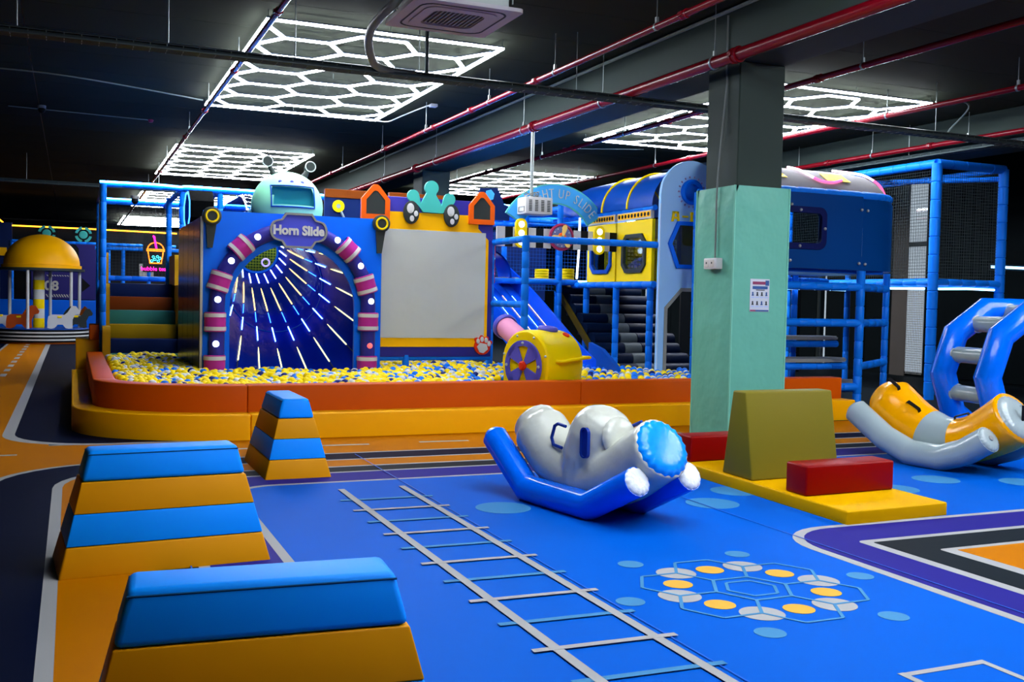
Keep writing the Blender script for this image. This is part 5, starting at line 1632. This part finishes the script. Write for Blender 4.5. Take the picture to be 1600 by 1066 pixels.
build('porthole_glass', MB().lathe([(0, .045), (.06, .035), (.118, .0), (0, -.01)][::-1], (8.10, YA, 3.085), (0, -1, 0), 28), mat('porthole_blue', '#1468e0', .08, .6), ph)
for k in range(18):
    a = math.radians(20 * k); c = Vector((8.1, YA - .002, 3.085))
    d = Vector((math.cos(a), 0, math.sin(a)))
    build('sun_ray', MB().cyl(c + d * .2, c + d * .225, .012, 6), mat('mauve_print', '#9a86b8', .5, .3), ap)
# lettering A - D
def glyph(poly): build('letter', MB().prism(XZ(poly, YA - .022), (0, .024, 0)), M['yellow'], ap)
za, zb_ = 2.655, 2.80
mbA = MB()
for p in ([(7.775, za), (7.805, za), (7.825, zb_), (7.795, zb_)], [(7.875, za), (7.905, za), (7.885, zb_), (7.855, zb_)], [(7.795, zb_ - .03), (7.885, zb_ - .03), (7.885, zb_), (7.795, zb_)], [(7.80, za + .04), (7.88, za + .04), (7.88, za + .068), (7.80, za + .068)]):
    mbA.prism(XZ(p, YA - .022), (0, .024, 0))
build('letter', mbA, M['yellow'], ap)
glyph([(7.955, za + .065), (8.045, za + .065), (8.045, za + .09), (7.955, za + .09)])
build('letter', MB().ring(XZ([(8.09, za), (8.185, za), (8.185, zb_), (8.09, zb_)], YA - .022), XZ([(8.12, za + .032), (8.158, za + .032), (8.158, zb_ - .032), (8.12, zb_ - .032)], YA - .022), (0, .024, 0)), M['yellow'], ap)

# ================================================================= NOSE CABIN AND CLIMBING SHELVES
nc = thing('nose_cabin', 'rounded dark blue cabin with pale domed roof and pink light tubes', 'cabin', (9.8, 12, 2))
def plan(inset, n=10):
    """front outline of the cabin, from left front round to the right side"""
    x0_, x1_, yf, yb, r = 8.25, 11.45, 11.5, 13.5, .85
    p = [(x0_, yf + inset), (9.0, yf + inset), (9.7, yf + inset), (10.42, yf + .01 + inset)]
    for k in range(1, n + 1):
        a = math.radians(90 * k / n)
        p.append((x1_ - r + r * math.sin(a) - inset * math.sin(a), yf + .02 + r - r * math.cos(a) + inset * math.cos(a)))
    p.append((x1_ - inset, yb))
    return p
def shell(sections, thick=None):
    vs_ = []; fs = []; n = None
    for inset, z in sections:
        p = plan(inset); n = len(p)
        vs_ += [(x, y, z) for x, y in p]
    for i in range(len(sections) - 1):
        for j in range(n - 1):
            fs.append((i * n + j, i * n + j + 1, (i + 1) * n + j + 1, (i + 1) * n + j))
    return MB().add(vs_, fs)
cut = 10.27
# front panel with window, side panel round the corner
zb, zt_ = 2.03, 3.08
wx0, wx1, wz0, wz1 = 8.55, 9.66, 2.38, 2.80
def rr4(x0, x1, z0, z1, r, y, n=5):
    return [(x1 - r + r * math.cos(math.radians(a)), y, z1 - r + r * math.sin(math.radians(a))) for a in [90 * k / n for k in range(n + 1)]] + \
           [(x0 + r - r * math.sin(math.radians(a)), y, z1 - r + r * math.cos(math.radians(a))) for a in [90 * k / n for k in range(n + 1)]] + \
           [(x0 + r - r * math.cos(math.radians(a)), y, z0 + r - r * math.sin(math.radians(a))) for a in [90 * k / n for k in range(n + 1)]] + \
           [(x1 - r + r * math.sin(math.radians(a)), y, z0 + r - r * math.cos(math.radians(a))) for a in [90 * k / n for k in range(n + 1)]]
YF = 11.5
mb = MB().ring(rr4(8.25, 10.40, zb, zt_, .02, YF), rr4(wx0, wx1, wz0, wz1, .07, YF), (0, .05, 0))
fp_ = build('front_panel', mb, mat('cabin_blue', '#003c80', .4, .4), nc)
build('window_frame', MB().ring(rr4(wx0 - .085, wx1 + .085, wz0 - .085, wz1 + .085, .12, YF - .02), rr4(wx0, wx1, wz0, wz1, .07, YF - .02), (0, .06, 0)), mat('frame_navy', '#0a1650', .4, .4), fp_)
build('window_pane', MB().prism(rr4(wx0, wx1, wz0, wz1, .07, YF + .03), (0, .006, 0)), M['glass'], fp_)
for x, z in ((9.12, 2.905), (9.12, 2.13), (10.36, 2.89), (10.34, 2.125), (9.28, 2.835), (9.28, 2.335), (9.71, 2.59)):
    build('bolt', MB().ball((x, YF - .022, z), .022, 12, 8), M['steel'], fp_)
secs = [(0.0, zb), (0, zt_ - .06), (.015, zt_ - .02), (.05, zt_)]
p = plan(0)
vs_ = []; fs = []
secs = [(.0, zb), (.0, zt_ - .08), (.02, zt_ - .025), (.07, zt_ + .01)]
for ins, z in secs:
    pl = plan(ins); pl = [(10.41, pl[3][1])] + pl[4:]
    vs_ += [(x, y, z) for x, y in pl]
nn = len(pl)
for i in range(len(secs) - 1):
    for j in range(nn - 1):
        fs.append((i * nn + j, i * nn + j + 1, (i + 1) * nn + j + 1, (i + 1) * nn + j))
o_ = len(vs_)
cp_ = build('corner_panel', MB().add(vs_, fs), MATS['cabin_blue'], nc, ang=50)
for x, z in ((10.49, 2.885), (10.47, 2.12)):
    build('bolt', MB().ball((x, YF, z), .022, 12, 8), M['steel'], cp_)
for yv, z in ((12.42, 2.75), (12.5, 2.4), (12.42, 2.2), (12.36, 2.5)):
    build('bolt', MB().ball((11.45, yv, z), .022, 12, 8), M['steel'], cp_)
build('side_window', MB().box(11.435, 11.46, 12.45, 12.9, 2.3, 2.75, .01, 1), M['steel'], cp_)
# rim tube
pl = plan(.06)
pl = [(8.25 + .25 * k, YF + .06) for k in range(8)] + pl[3:]
mb = MB(); pts = []; rs = []
for i, (x, y) in enumerate(pl):
    pts.append((x, y, 3.1))
    rs.append(.062)
full = []; frs = []
for i in range(len(pts) - 1):
    a = Vector(pts[i]); b = Vector(pts[i + 1])
    full += [a, a.lerp(b, .12), a.lerp(b, .88)]; frs += [.052, .062, .062]
full.append(Vector(pts[-1])); frs.append(.055)
build('rim_tube', MB().sweep(full, frs, 12), M['frame_blue'], nc, ang=60)
# domed roof
vs_ = []; fs = []
secs = [(.1, 3.14), (.14, 3.22), (.24, 3.33), (.4, 3.43), (.62, 3.49), (.95, 3.52)]
for ins, z in secs:
    pl = plan(ins)
    vs_ += [(x, y, z) for x, y in pl]
nn = len(pl)
for i in range(len(secs) - 1):
    for j in range(nn - 1):
        fs.append((i * nn + j, i * nn + j + 1, (i + 1) * nn + j + 1, (i + 1) * nn + j))
last = (len(secs) - 1) * nn
fs.append([last + j for j in range(nn)] + [len(vs_)])
vs_.append((8.25, 13.5, 3.52))
rfo = build('roof', MB().add(vs_, fs), mat('roof_pale_grey', '#8e8c90', .6, .2), nc, ang=60)
def roofp(x, ins):
    z = 0
    for (i0, z0_), (i1, z1_) in zip(secs[:-1], secs[1:]):
        if i0 <= ins <= i1: z = z0_ + (z1_ - z0_) * (ins - i0) / (i1 - i0)
    return Vector((x, YF + ins, z))
for xa, xb in ((8.3, 9.2), (9.9, 10.33)):
    q = [roofp(xa, .20), roofp(xb, .20), roofp(xb - .06, .36), roofp(xa - .02, .36)]
    n_ = Vector((0, -.6, .8)) * .012
    build('yellow_patch', MB().prism([p + n_ for p in q], n_ * -1.6 + n_ * 2.2), M['yellow'], rfo)
g1_ = [roofp(9.55, .66), roofp(9.54, .4), roofp(9.62, .26), roofp(9.76, .18), roofp(9.97, .17), roofp(10.16, .21)]
m_nw = M['led_white']; 
sp_ = smooth_path([p + Vector((0, -.015, .02)) for p in g1_], 5)
h_ = len(sp_) // 2
build('light_tube', MB().sweep(sp_[:h_], .017, 8), mat('led_soft_pink_white', '#ffe4f0', .5, 0, emit=3, ecol='#ffd0e4'), rfo)
build('light_tube', MB().sweep(sp_[h_ - 1:], .02, 8), mat('led_rose', '#ff7aa8', .5, 0, emit=1.6, ecol='#ff5c94'), rfo)
def rpc(k, ins):  # along the rounded corner
    pl = plan(ins); z = 0
    for (i0, z0_), (i1, z1_) in zip(secs[:-1], secs[1:]):
        if i0 <= ins <= i1: z = z0_ + (z1_ - z0_) * (ins - i0) / (i1 - i0)
    return Vector((pl[k][0], pl[k][1], z))
g2_ = [roofp(10.35, .66), rpc(6, .5), rpc(8, .34), rpc(9, .2), rpc(10, .1)]
sp_ = smooth_path([p + Vector((.015, -.015, .025)) for p in g2_], 5); h_ = int(len(sp_) * .6)
build('light_tube', MB().sweep(sp_[:h_], .017, 8), MATS['led_soft_pink_white'], rfo)
build('light_tube', MB().sweep(sp_[h_ - 1:], .02, 8), MATS['led_rose'], rfo)
build('cabin_floor', MB().box(8.3, 10.9, 11.6, 13.2, 1.98, 2.03), M['deep_blue'], nc)

cf_ = thing('climbing_shelves', 'blue foam tube climbing platform with grey shelves under the cabin', 'play frame', (9.9, 12, 0))
for x, yv in ((8.06, 12.2), (9.05, 11.52), (10.42, 11.52), (11.45, 12.1), (10.52, 13.1)):
    build('post', foam(MB(), (x, yv, 0), (x, yv, 2.02 if x > 8.5 else 3.06), .062 if yv < 11.6 else .05, .26), M['frame_blue'], cf_)
build('beam', foam(MB(), (8.06, 12.2, 3.06), (9.0, 12.0, 3.06), .05), M['frame_blue'], cf_)
for a, b in (((9.05, 11.52, 1.785), (10.42, 11.52, 1.785)), ((10.42, 11.52, 1.785), (11.45, 12.1, 1.785)), ((9.05, 11.52, 1.27), (10.42, 11.52, 1.27)), ((10.42, 11.52, 1.27), (11.45, 12.1, 1.27)), ((10.42, 11.52, .64), (11.45, 12.1, .67)), ((9.05, 11.52, .35), (10.42, 11.52, .35)), ((9.0, 13.1, 1.9), (11.4, 13.4, 1.9))):
    build('beam', foam(MB(), a, b, .058, .3), M['frame_blue'], cf_)
for z, yb in ((1.0, 12.15), (.68, 11.95), (.36, 11.75)):
    mb = MB()
    lp = [(9.25, yb), (10.2, yb - .03), (10.6, yb + .06), (10.85, yb + .3), (10.7, yb + .55), (9.3, yb + .55)]
    bm = bmesh.new(); lo = [bm.verts.new((x, y, z)) for x, y in lp]; hi = [bm.verts.new((x, y, z + .05)) for x, y in lp]
    bm.faces.new(lo[::-1]); ft = bm.faces.new(hi)
    for i in range(len(lp)): bm.faces.new((lo[i], lo[(i + 1) % len(lp)], hi[(i + 1) % len(lp)], hi[i]))
    bmesh.ops.recalc_face_normals(bm, faces=bm.faces[:])
    bmesh.ops.bevel(bm, geom=list(ft.edges), offset=.018, segments=2, affect='EDGES')
    build('shelf_pad', MB().bm(bm), mat('shelf_grey', '#8a8c88', .5, .35), cf_)
    build('shelf_beam', foam(MB(), (9.2, yb + .02, z - .06), (10.6, yb + .04, z - .06), .05, .3), M['frame_blue'], cf_)
build('light_strip', MB().sweep([(9.9, 13.0, 1.765), (10.7, 13.0, 1.775), (11.45, 13.0, 1.77)], .016, 6), M['led_strip'], cf_)
build('light_strip', MB().sweep([(8.0, 16.0, 1.84), (9.4, 16.0, 1.85), (9.9, 16.0, 1.86)], .02, 6), M['led_strip'], cf_)
nt_ = MB(); net((9.0, 13.1, 1.92), (2.0, 0, 0), (0, 0, .1), .03, .004, nt_)
o = build('netting', nt_, M['net_blue'], cf_); o['kind'] = 'stuff'

# ================================================================= NETTED CAGE
cg = thing('netted_cage', 'tall blue framed cage with black netting at the right', 'play frame', (13.2, 12.9, 0))
CX, CY, CZ = 13.0, 12.7, 3.88
for x, yv in ((CX, CY), (14.5, CY), (CX, 16.4), (14.5, 16.4)):
    build('post', foam(MB(), (x, yv, 0), (x, yv, CZ), .085 if yv == CY else .06, .3), M['frame_blue'], cg)
for a, b, r in (((CX, CY, CZ), (14.5, CY, CZ), .075), ((CX, CY, CZ), (CX, 16.4, CZ), .075), ((14.5, CY, CZ), (14.5, 16.4, CZ), .05), ((CX, 16.4, CZ - .2), (14.5, 16.4, CZ - .2), .05), ((CX, CY, 1.93), (14.5, CY, 1.93), .07), ((CX, CY, 1.93), (CX, 16.4, 1.93), .07), ((CX, 14.5, CZ - .15), (14.5, CY + .1, CZ - .15), .045), ((CX, CY, .12), (14.5, CY, .12), .05), ((CX, 16.4, 1.93), (14.5, 16.4, 1.93), .05)):
    build('beam', foam(MB(), a, b, r, .3), M['frame_blue'], cg)
nt_ = MB()
net((CX, CY + .02, 2.0), (1.5, 0, 0), (0, 0, 1.82), .048, .0032, nt_); net((CX, CY, 2.0), (0, 3.7, 0), (0, 0, 1.82), .052, .0032, nt_)
net((14.5, CY, 2.0), (0, 3.7, 0), (0, 0, 1.82), .06, .003, nt_)
o = build('netting', nt_, M['net'], cg); o['kind'] = 'stuff'
build('cage_floor', MB().box(CX, 14.5, CY, 16.4, 1.9, 1.97), M['black'], cg)
for a, b in (((CX + .1, CY - .03, 1.83), (14.35, CY - .03, 1.84)), ((CX - .03, CY + .15, 1.83), (CX - .03, 15.2, 1.83))):
    build('light_strip', MB().sweep([a, tuple((Vector(a) + Vector(b)) / 2 + Vector((0, 0, .012))), b], .018, 6), M['led_strip'], cg)
ls = thing('wall_light_strip', 'cool white light strip at the far right edge', 'light', (15.2, 13.0, 2.25))
build('strip', MB().box(14.72, 15.9, 13.05, 13.09, 2.235, 2.275), M['led_strip'], ls)
build('strip_backing', MB().box(14.7, 15.92, 13.09, 13.13, 2.2, 2.31), M['black'], ls)
build('strip_bracket', MB().box(15.0, 15.06, 13.13, 13.16, 0, 2.3), M['black'], ls)
dk = thing('blackout_screen', 'black blackout screen standing behind the cage', 'screen', (13.7, 16.6, 0))
build('screen_sheet', MB().box(12.0, 15.2, 18.7, 18.74, 0, 1.86), M['black'], dk)
build('screen_rail', MB().cyl((12.0, 18.72, 1.88), (15.2, 18.72, 1.88), .02, 8), M['black'], dk)

# ================================================================= FAR LEFT BACKGROUND
cz_ = Vector((-.72, 30.0, 0))
cr_ = thing('carousel', 'small carousel with a yellow dome roof and rocking horses at far left', 'carousel', cz_)
CB = 31.9
c0 = Vector((-.78, 31.9, 0)); RB = 1.25
bs = build('platform', MB().lathe([(0, .06), (RB, .06), (RB, .40), (0, .40)], c0, (0, 0, 1), 40), M['black'], cr_)
for z in (.12, .22, .32):
    build('platform_stripe', MB().lathe([(RB + .0, -.022), (RB + .012, -.02), (RB + .012, .02), (RB, .022)], c0 + Vector((0, 0, z)), (0, 0, 1), 40), M['white'], bs)
build('platform_top', MB().disc(c0 + Vector((0, 0, .40)), (0, 0, 1), RB, .02, 40), M['deep_blue'], cr_)
build('platform_foot', MB().disc(c0, (0, 0, 1), RB - .02, .06, 40), M['brown'], cr_)
for k in range(6):
    build('centre_column_ring', MB().cyl(c0 + Vector((-.08, 0, .42 + .27 * k)), c0 + Vector((-.08, 0, .69 + .27 * k)), .15, 18), M['yellow' if k % 2 == 0 else 'white'], cr_)
build('canopy_plate', MB().lathe([(0, 2.03), (1.12, 2.03), (1.12, 2.10), (0, 2.10)], c0, (0, 0, 1), 40), M['charcoal'], cr_)
build('dome_roof', MB().lathe([(1.04, 2.10), (1.04, 2.19), (.99, 2.20)] + [(.99 * math.cos(math.radians(a)), 2.20 + .86 * math.sin(math.radians(a))) for a in range(6, 91, 7)] + [(0, 3.06)], c0, (0, 0, 1), 40), M['dome'], cr_)
rot_ = [(-1.1, -.2), (-.84, .35), (-.33, -1.0), (.2, .95), (.76, -.65), (.98, .1)]
for i, (dx, dy) in enumerate(rot_):
    p = c0 + Vector((dx, dy, 0))
    build('pole', MB().cyl(p + Vector((0, 0, .41)), p + Vector((0, 0, 2.04)), .042, 10), M['white'], cr_)
def horse(x, y, s, m, mane):
    p = c0 + Vector((x, y, .42))
    body = [(-.28, .16), (-.28, .02), (-.2, 0), (-.12, .02), (-.05, .1), (.06, .1), (.12, .02), (.2, 0), (.28, .02), (.27, .2), (.33, .34), (.42, .36), (.44, .42), (.36, .55), (.26, .56), (.17, .40), (.1, .34), (-.18, .34), (-.26, .3)]
    o = fan([(p.x + a * s, p.z + b * abs(s)) for a, b in body], p.y - .09, .18, M[m], 'horse', cr_)
    build('saddle', MB().box(p.x - .08, p.x + .06, p.y - .1, p.y + .1, p.z + .29, p.z + .36, .02, 1), M['yellow'], o)
    build('mane', MB().sweep([(p.x + .10 * s, p.y, p.z + .36), (p.x + .16 * s, p.y, p.z + .48), (p.x + .26 * s, p.y, p.z + .6)], .05, 8), M[mane], o)
horse(-.55, -.75, 1.15, 'horse_brown', 'orange'); horse(.48, -.75, 1.15, 'white', 'charcoal'); horse(-1.05, .1, -1, 'white', 'charcoal'); horse(.9, .1, 1, 'charcoal', 'brown')
# play house with number
hp_ = thing('play_house', 'dark purple play house wall numbered 08 with a blue base behind the carousel', 'play house', (-.2, 36, 0))
YP = 36.0
build('base_wall', MB().box(-3.5, 1.1, YP, YP + .1, .05, 1.18, .02, 1), M['panel_blue'], hp_)
build('purple_wall', MB().box(-1.2, .72, YP, YP + .06, 1.2, 3.0, .01, 1), mat('dark_purple_vinyl', '#2e2a72', .5, .35), hp_)
build('lettering', moved(text_mesh('08', .42, .01, .012), (-.6, YP - .012, 1.62)), M['cream'], hp_)
for k in range(10):
    x = -.72 + .075 * k
    build('hazard_stripe', MB().prism(XZ([(x, 1.27), (x + .035, 1.27), (x - .02, 1.36), (x - .055, 1.36)], YP - .008), (0, .008, 0)), M['cream'], hp_)
    build('hazard_stripe', MB().prism(XZ([(x, 1.94), (x + .035, 1.94), (x + .0, 1.98), (x - .035, 1.98)], YP - .008), (0, .008, 0)), M['cream'], hp_)
build('dark_window', MB().prism(XZ([(.0, 2.1), (.2, 2.1), (.2, 2.85), (.1, 2.98), (-.05, 2.98), (-.1, 2.5)], YP - .01), (0, .01, 0)), M['black'], hp_)
build('arrow_panel', MB().prism(XZ([(.3, 1.45), (.55, 1.66), (.3, 1.9)], YP - .01), (0, .01, 0)), M['black'], hp_)
build('arrow_panel', MB().prism(XZ([(-1.6, 1.5), (-1.45, 1.5), (-1.4, 1.85), (-1.6, 1.85)], YP - .01), (0, .01, 0)), M['black'], hp_)
for x in (-1.75, .75, 1.1):
    build('post', foam(MB(), (x, YP + .05, 0), (x, YP + .05, 3.05), .055), M['frame_blue'], hp_)
build('beam', foam(MB(), (-1.75, YP + .05, 3.02), (3.2, YP + .05, 3.02), .055), M['frame_blue'], hp_)
build('left_wall', MB().box(-3.5, -1.75, YP + .1, YP + .2, 1.2, 3.6), M['navy'], hp_)
build('yellow_block', MB().box(-2.4, -1.9, YP - .1, YP + .1, 2.55, 2.8), M['amber'], hp_)
for x in (-.75, .34):
    em = build('ring_emblem', MB().lathe([(.1, 0), (.13, .02), (.1, .02)], (x, YP + .3, 3.32), (0, -1, 0), 18), M['teal'], hp_)
    build('emblem_core', MB().disc((x, YP + .3, 3.32), (0, -1, 0), .11, .03, 18), M['teal'], em)
    for k in range(4):
        a0 = 90 * k + 12; a1 = 90 * k + 78
        build('emblem_arc', band([(x + .26 * math.cos(math.radians(a0 + (a1 - a0) * i / 6)), YP + .28, 3.32 + .26 * math.sin(math.radians(a0 + (a1 - a0) * i / 6))) for i in range(7)], [(x + .18 * math.cos(math.radians(a0 + (a1 - a0) * i / 6)), YP + .28, 3.32 + .18 * math.sin(math.radians(a0 + (a1 - a0) * i / 6))) for i in range(7)], .03), M['teal'], em)
    build('emblem_backing', MB().box(x - .35, x + .35, YP + .32, YP + .36, 3.0, 3.5), M['black'], em)
yl_ = thing('amber_light_line', 'amber light line along the back wall at far left', 'light', (0, 38, 3.6))
build('light_line', MB().sweep([(-3.2, 37.9, 5.2 - .9), (-2.55, 38, 4.1), (-2.02, 38, 3.62), (.85, 38, 3.61), (3.4, 38, 3.58)], .022, 6), M['led_amber'], yl_)
build('light_backing', MB().box(-2.1, 6.5, 38.05, 38.15, 3.1, 3.66), M['black'], yl_)
bw = thing('far_kiosk_wall', 'dark far wall with pale boards behind the net frame', 'wall panel', (3, 39, 0))
build('wall_sheet', MB().box(-3.5, 7.5, 39.0, 39.1, 0, 3.1), M['black'], bw)
for (xa, xb, za, zb2) in ((.75, 2.3, 2.95, 3.2), (2.3, 2.62, 2.95, 3.2), (2.2, 2.7, 2.0, 2.5), (.4, .7, 2.0, 2.5)):
    build('pale_board', MB().box(xa, xb, 38.9, 38.95, za, zb2, .02, 1), M['grey'], bw)
for x in (1.35, 2.05):
    build('post', foam(MB(), (x, 31.5, 0), (x, 31.5, 2.75), .055), M['frame_blue'], bw)
build('beam', foam(MB(), (.6, 31.5, 2.72), (3.2, 31.5, 2.72), .055), M['frame_blue'], bw)
# neon cup
nn_ = thing('neon_cup_sign', 'neon cup sign with a pink straw and the words bubble tea, seen through the net', 'neon sign', (2.13, 30, 2.2))
ncx, ny = 2.13, 30.0
def nline(pts, m, r=.016, name='neon_tube'):
    build(name, MB().sweep([(ncx + a, ny, b) for a, b in pts], r, 6), M[m], nn_)
nline([(-.2, 2.62), (-.15, 2.30), (.15, 2.30), (.2, 2.62)], 'led_orange'); nline([(-.24, 2.64), (.24, 2.64)], 'led_orange'); nline([(-.24, 2.68), (.24, 2.68)], 'led_orange')
nline([(.21 * math.cos(math.radians(a)), 2.68 + .19 * math.sin(math.radians(a))) for a in range(0, 181, 15)], 'led_orange')
nline([(.02, 2.7), (-.04, 3.03), (-.08, 3.05)], 'led_magenta', .028)
for x, z in ((-.1, 2.36), (-.02, 2.40), (.07, 2.36), (-.06, 2.47), (.05, 2.48), (.11, 2.44)):
    nline([(x + .032 * math.cos(math.radians(a)), z + .032 * math.sin(math.radians(a))) for a in range(0, 361, 40)], 'led_cyan', .009)
tm_ = text_mesh('bubble tea', .16, .008, .002)
build('lettering', moved(tm_, (ncx - .05, ny, 2.14)), M['led_magenta'], nn_)
build('backing', MB().box(ncx - .33, ncx + .33, ny + .03, ny + .045, 2.05, 3.1), M['black'], nn_)
build('hanging_wire', MB().cyl((ncx, ny + .037, 3.1), (ncx, ny + .037, HC), .006, 5), M['wire'], nn_)
# far tray at the left
tray('thin cable tray far away at the left, under the dark ceiling', (-3, 27.0, 4.05), (6.5, 27.4, 4.05), .12, .3, (2, 5))
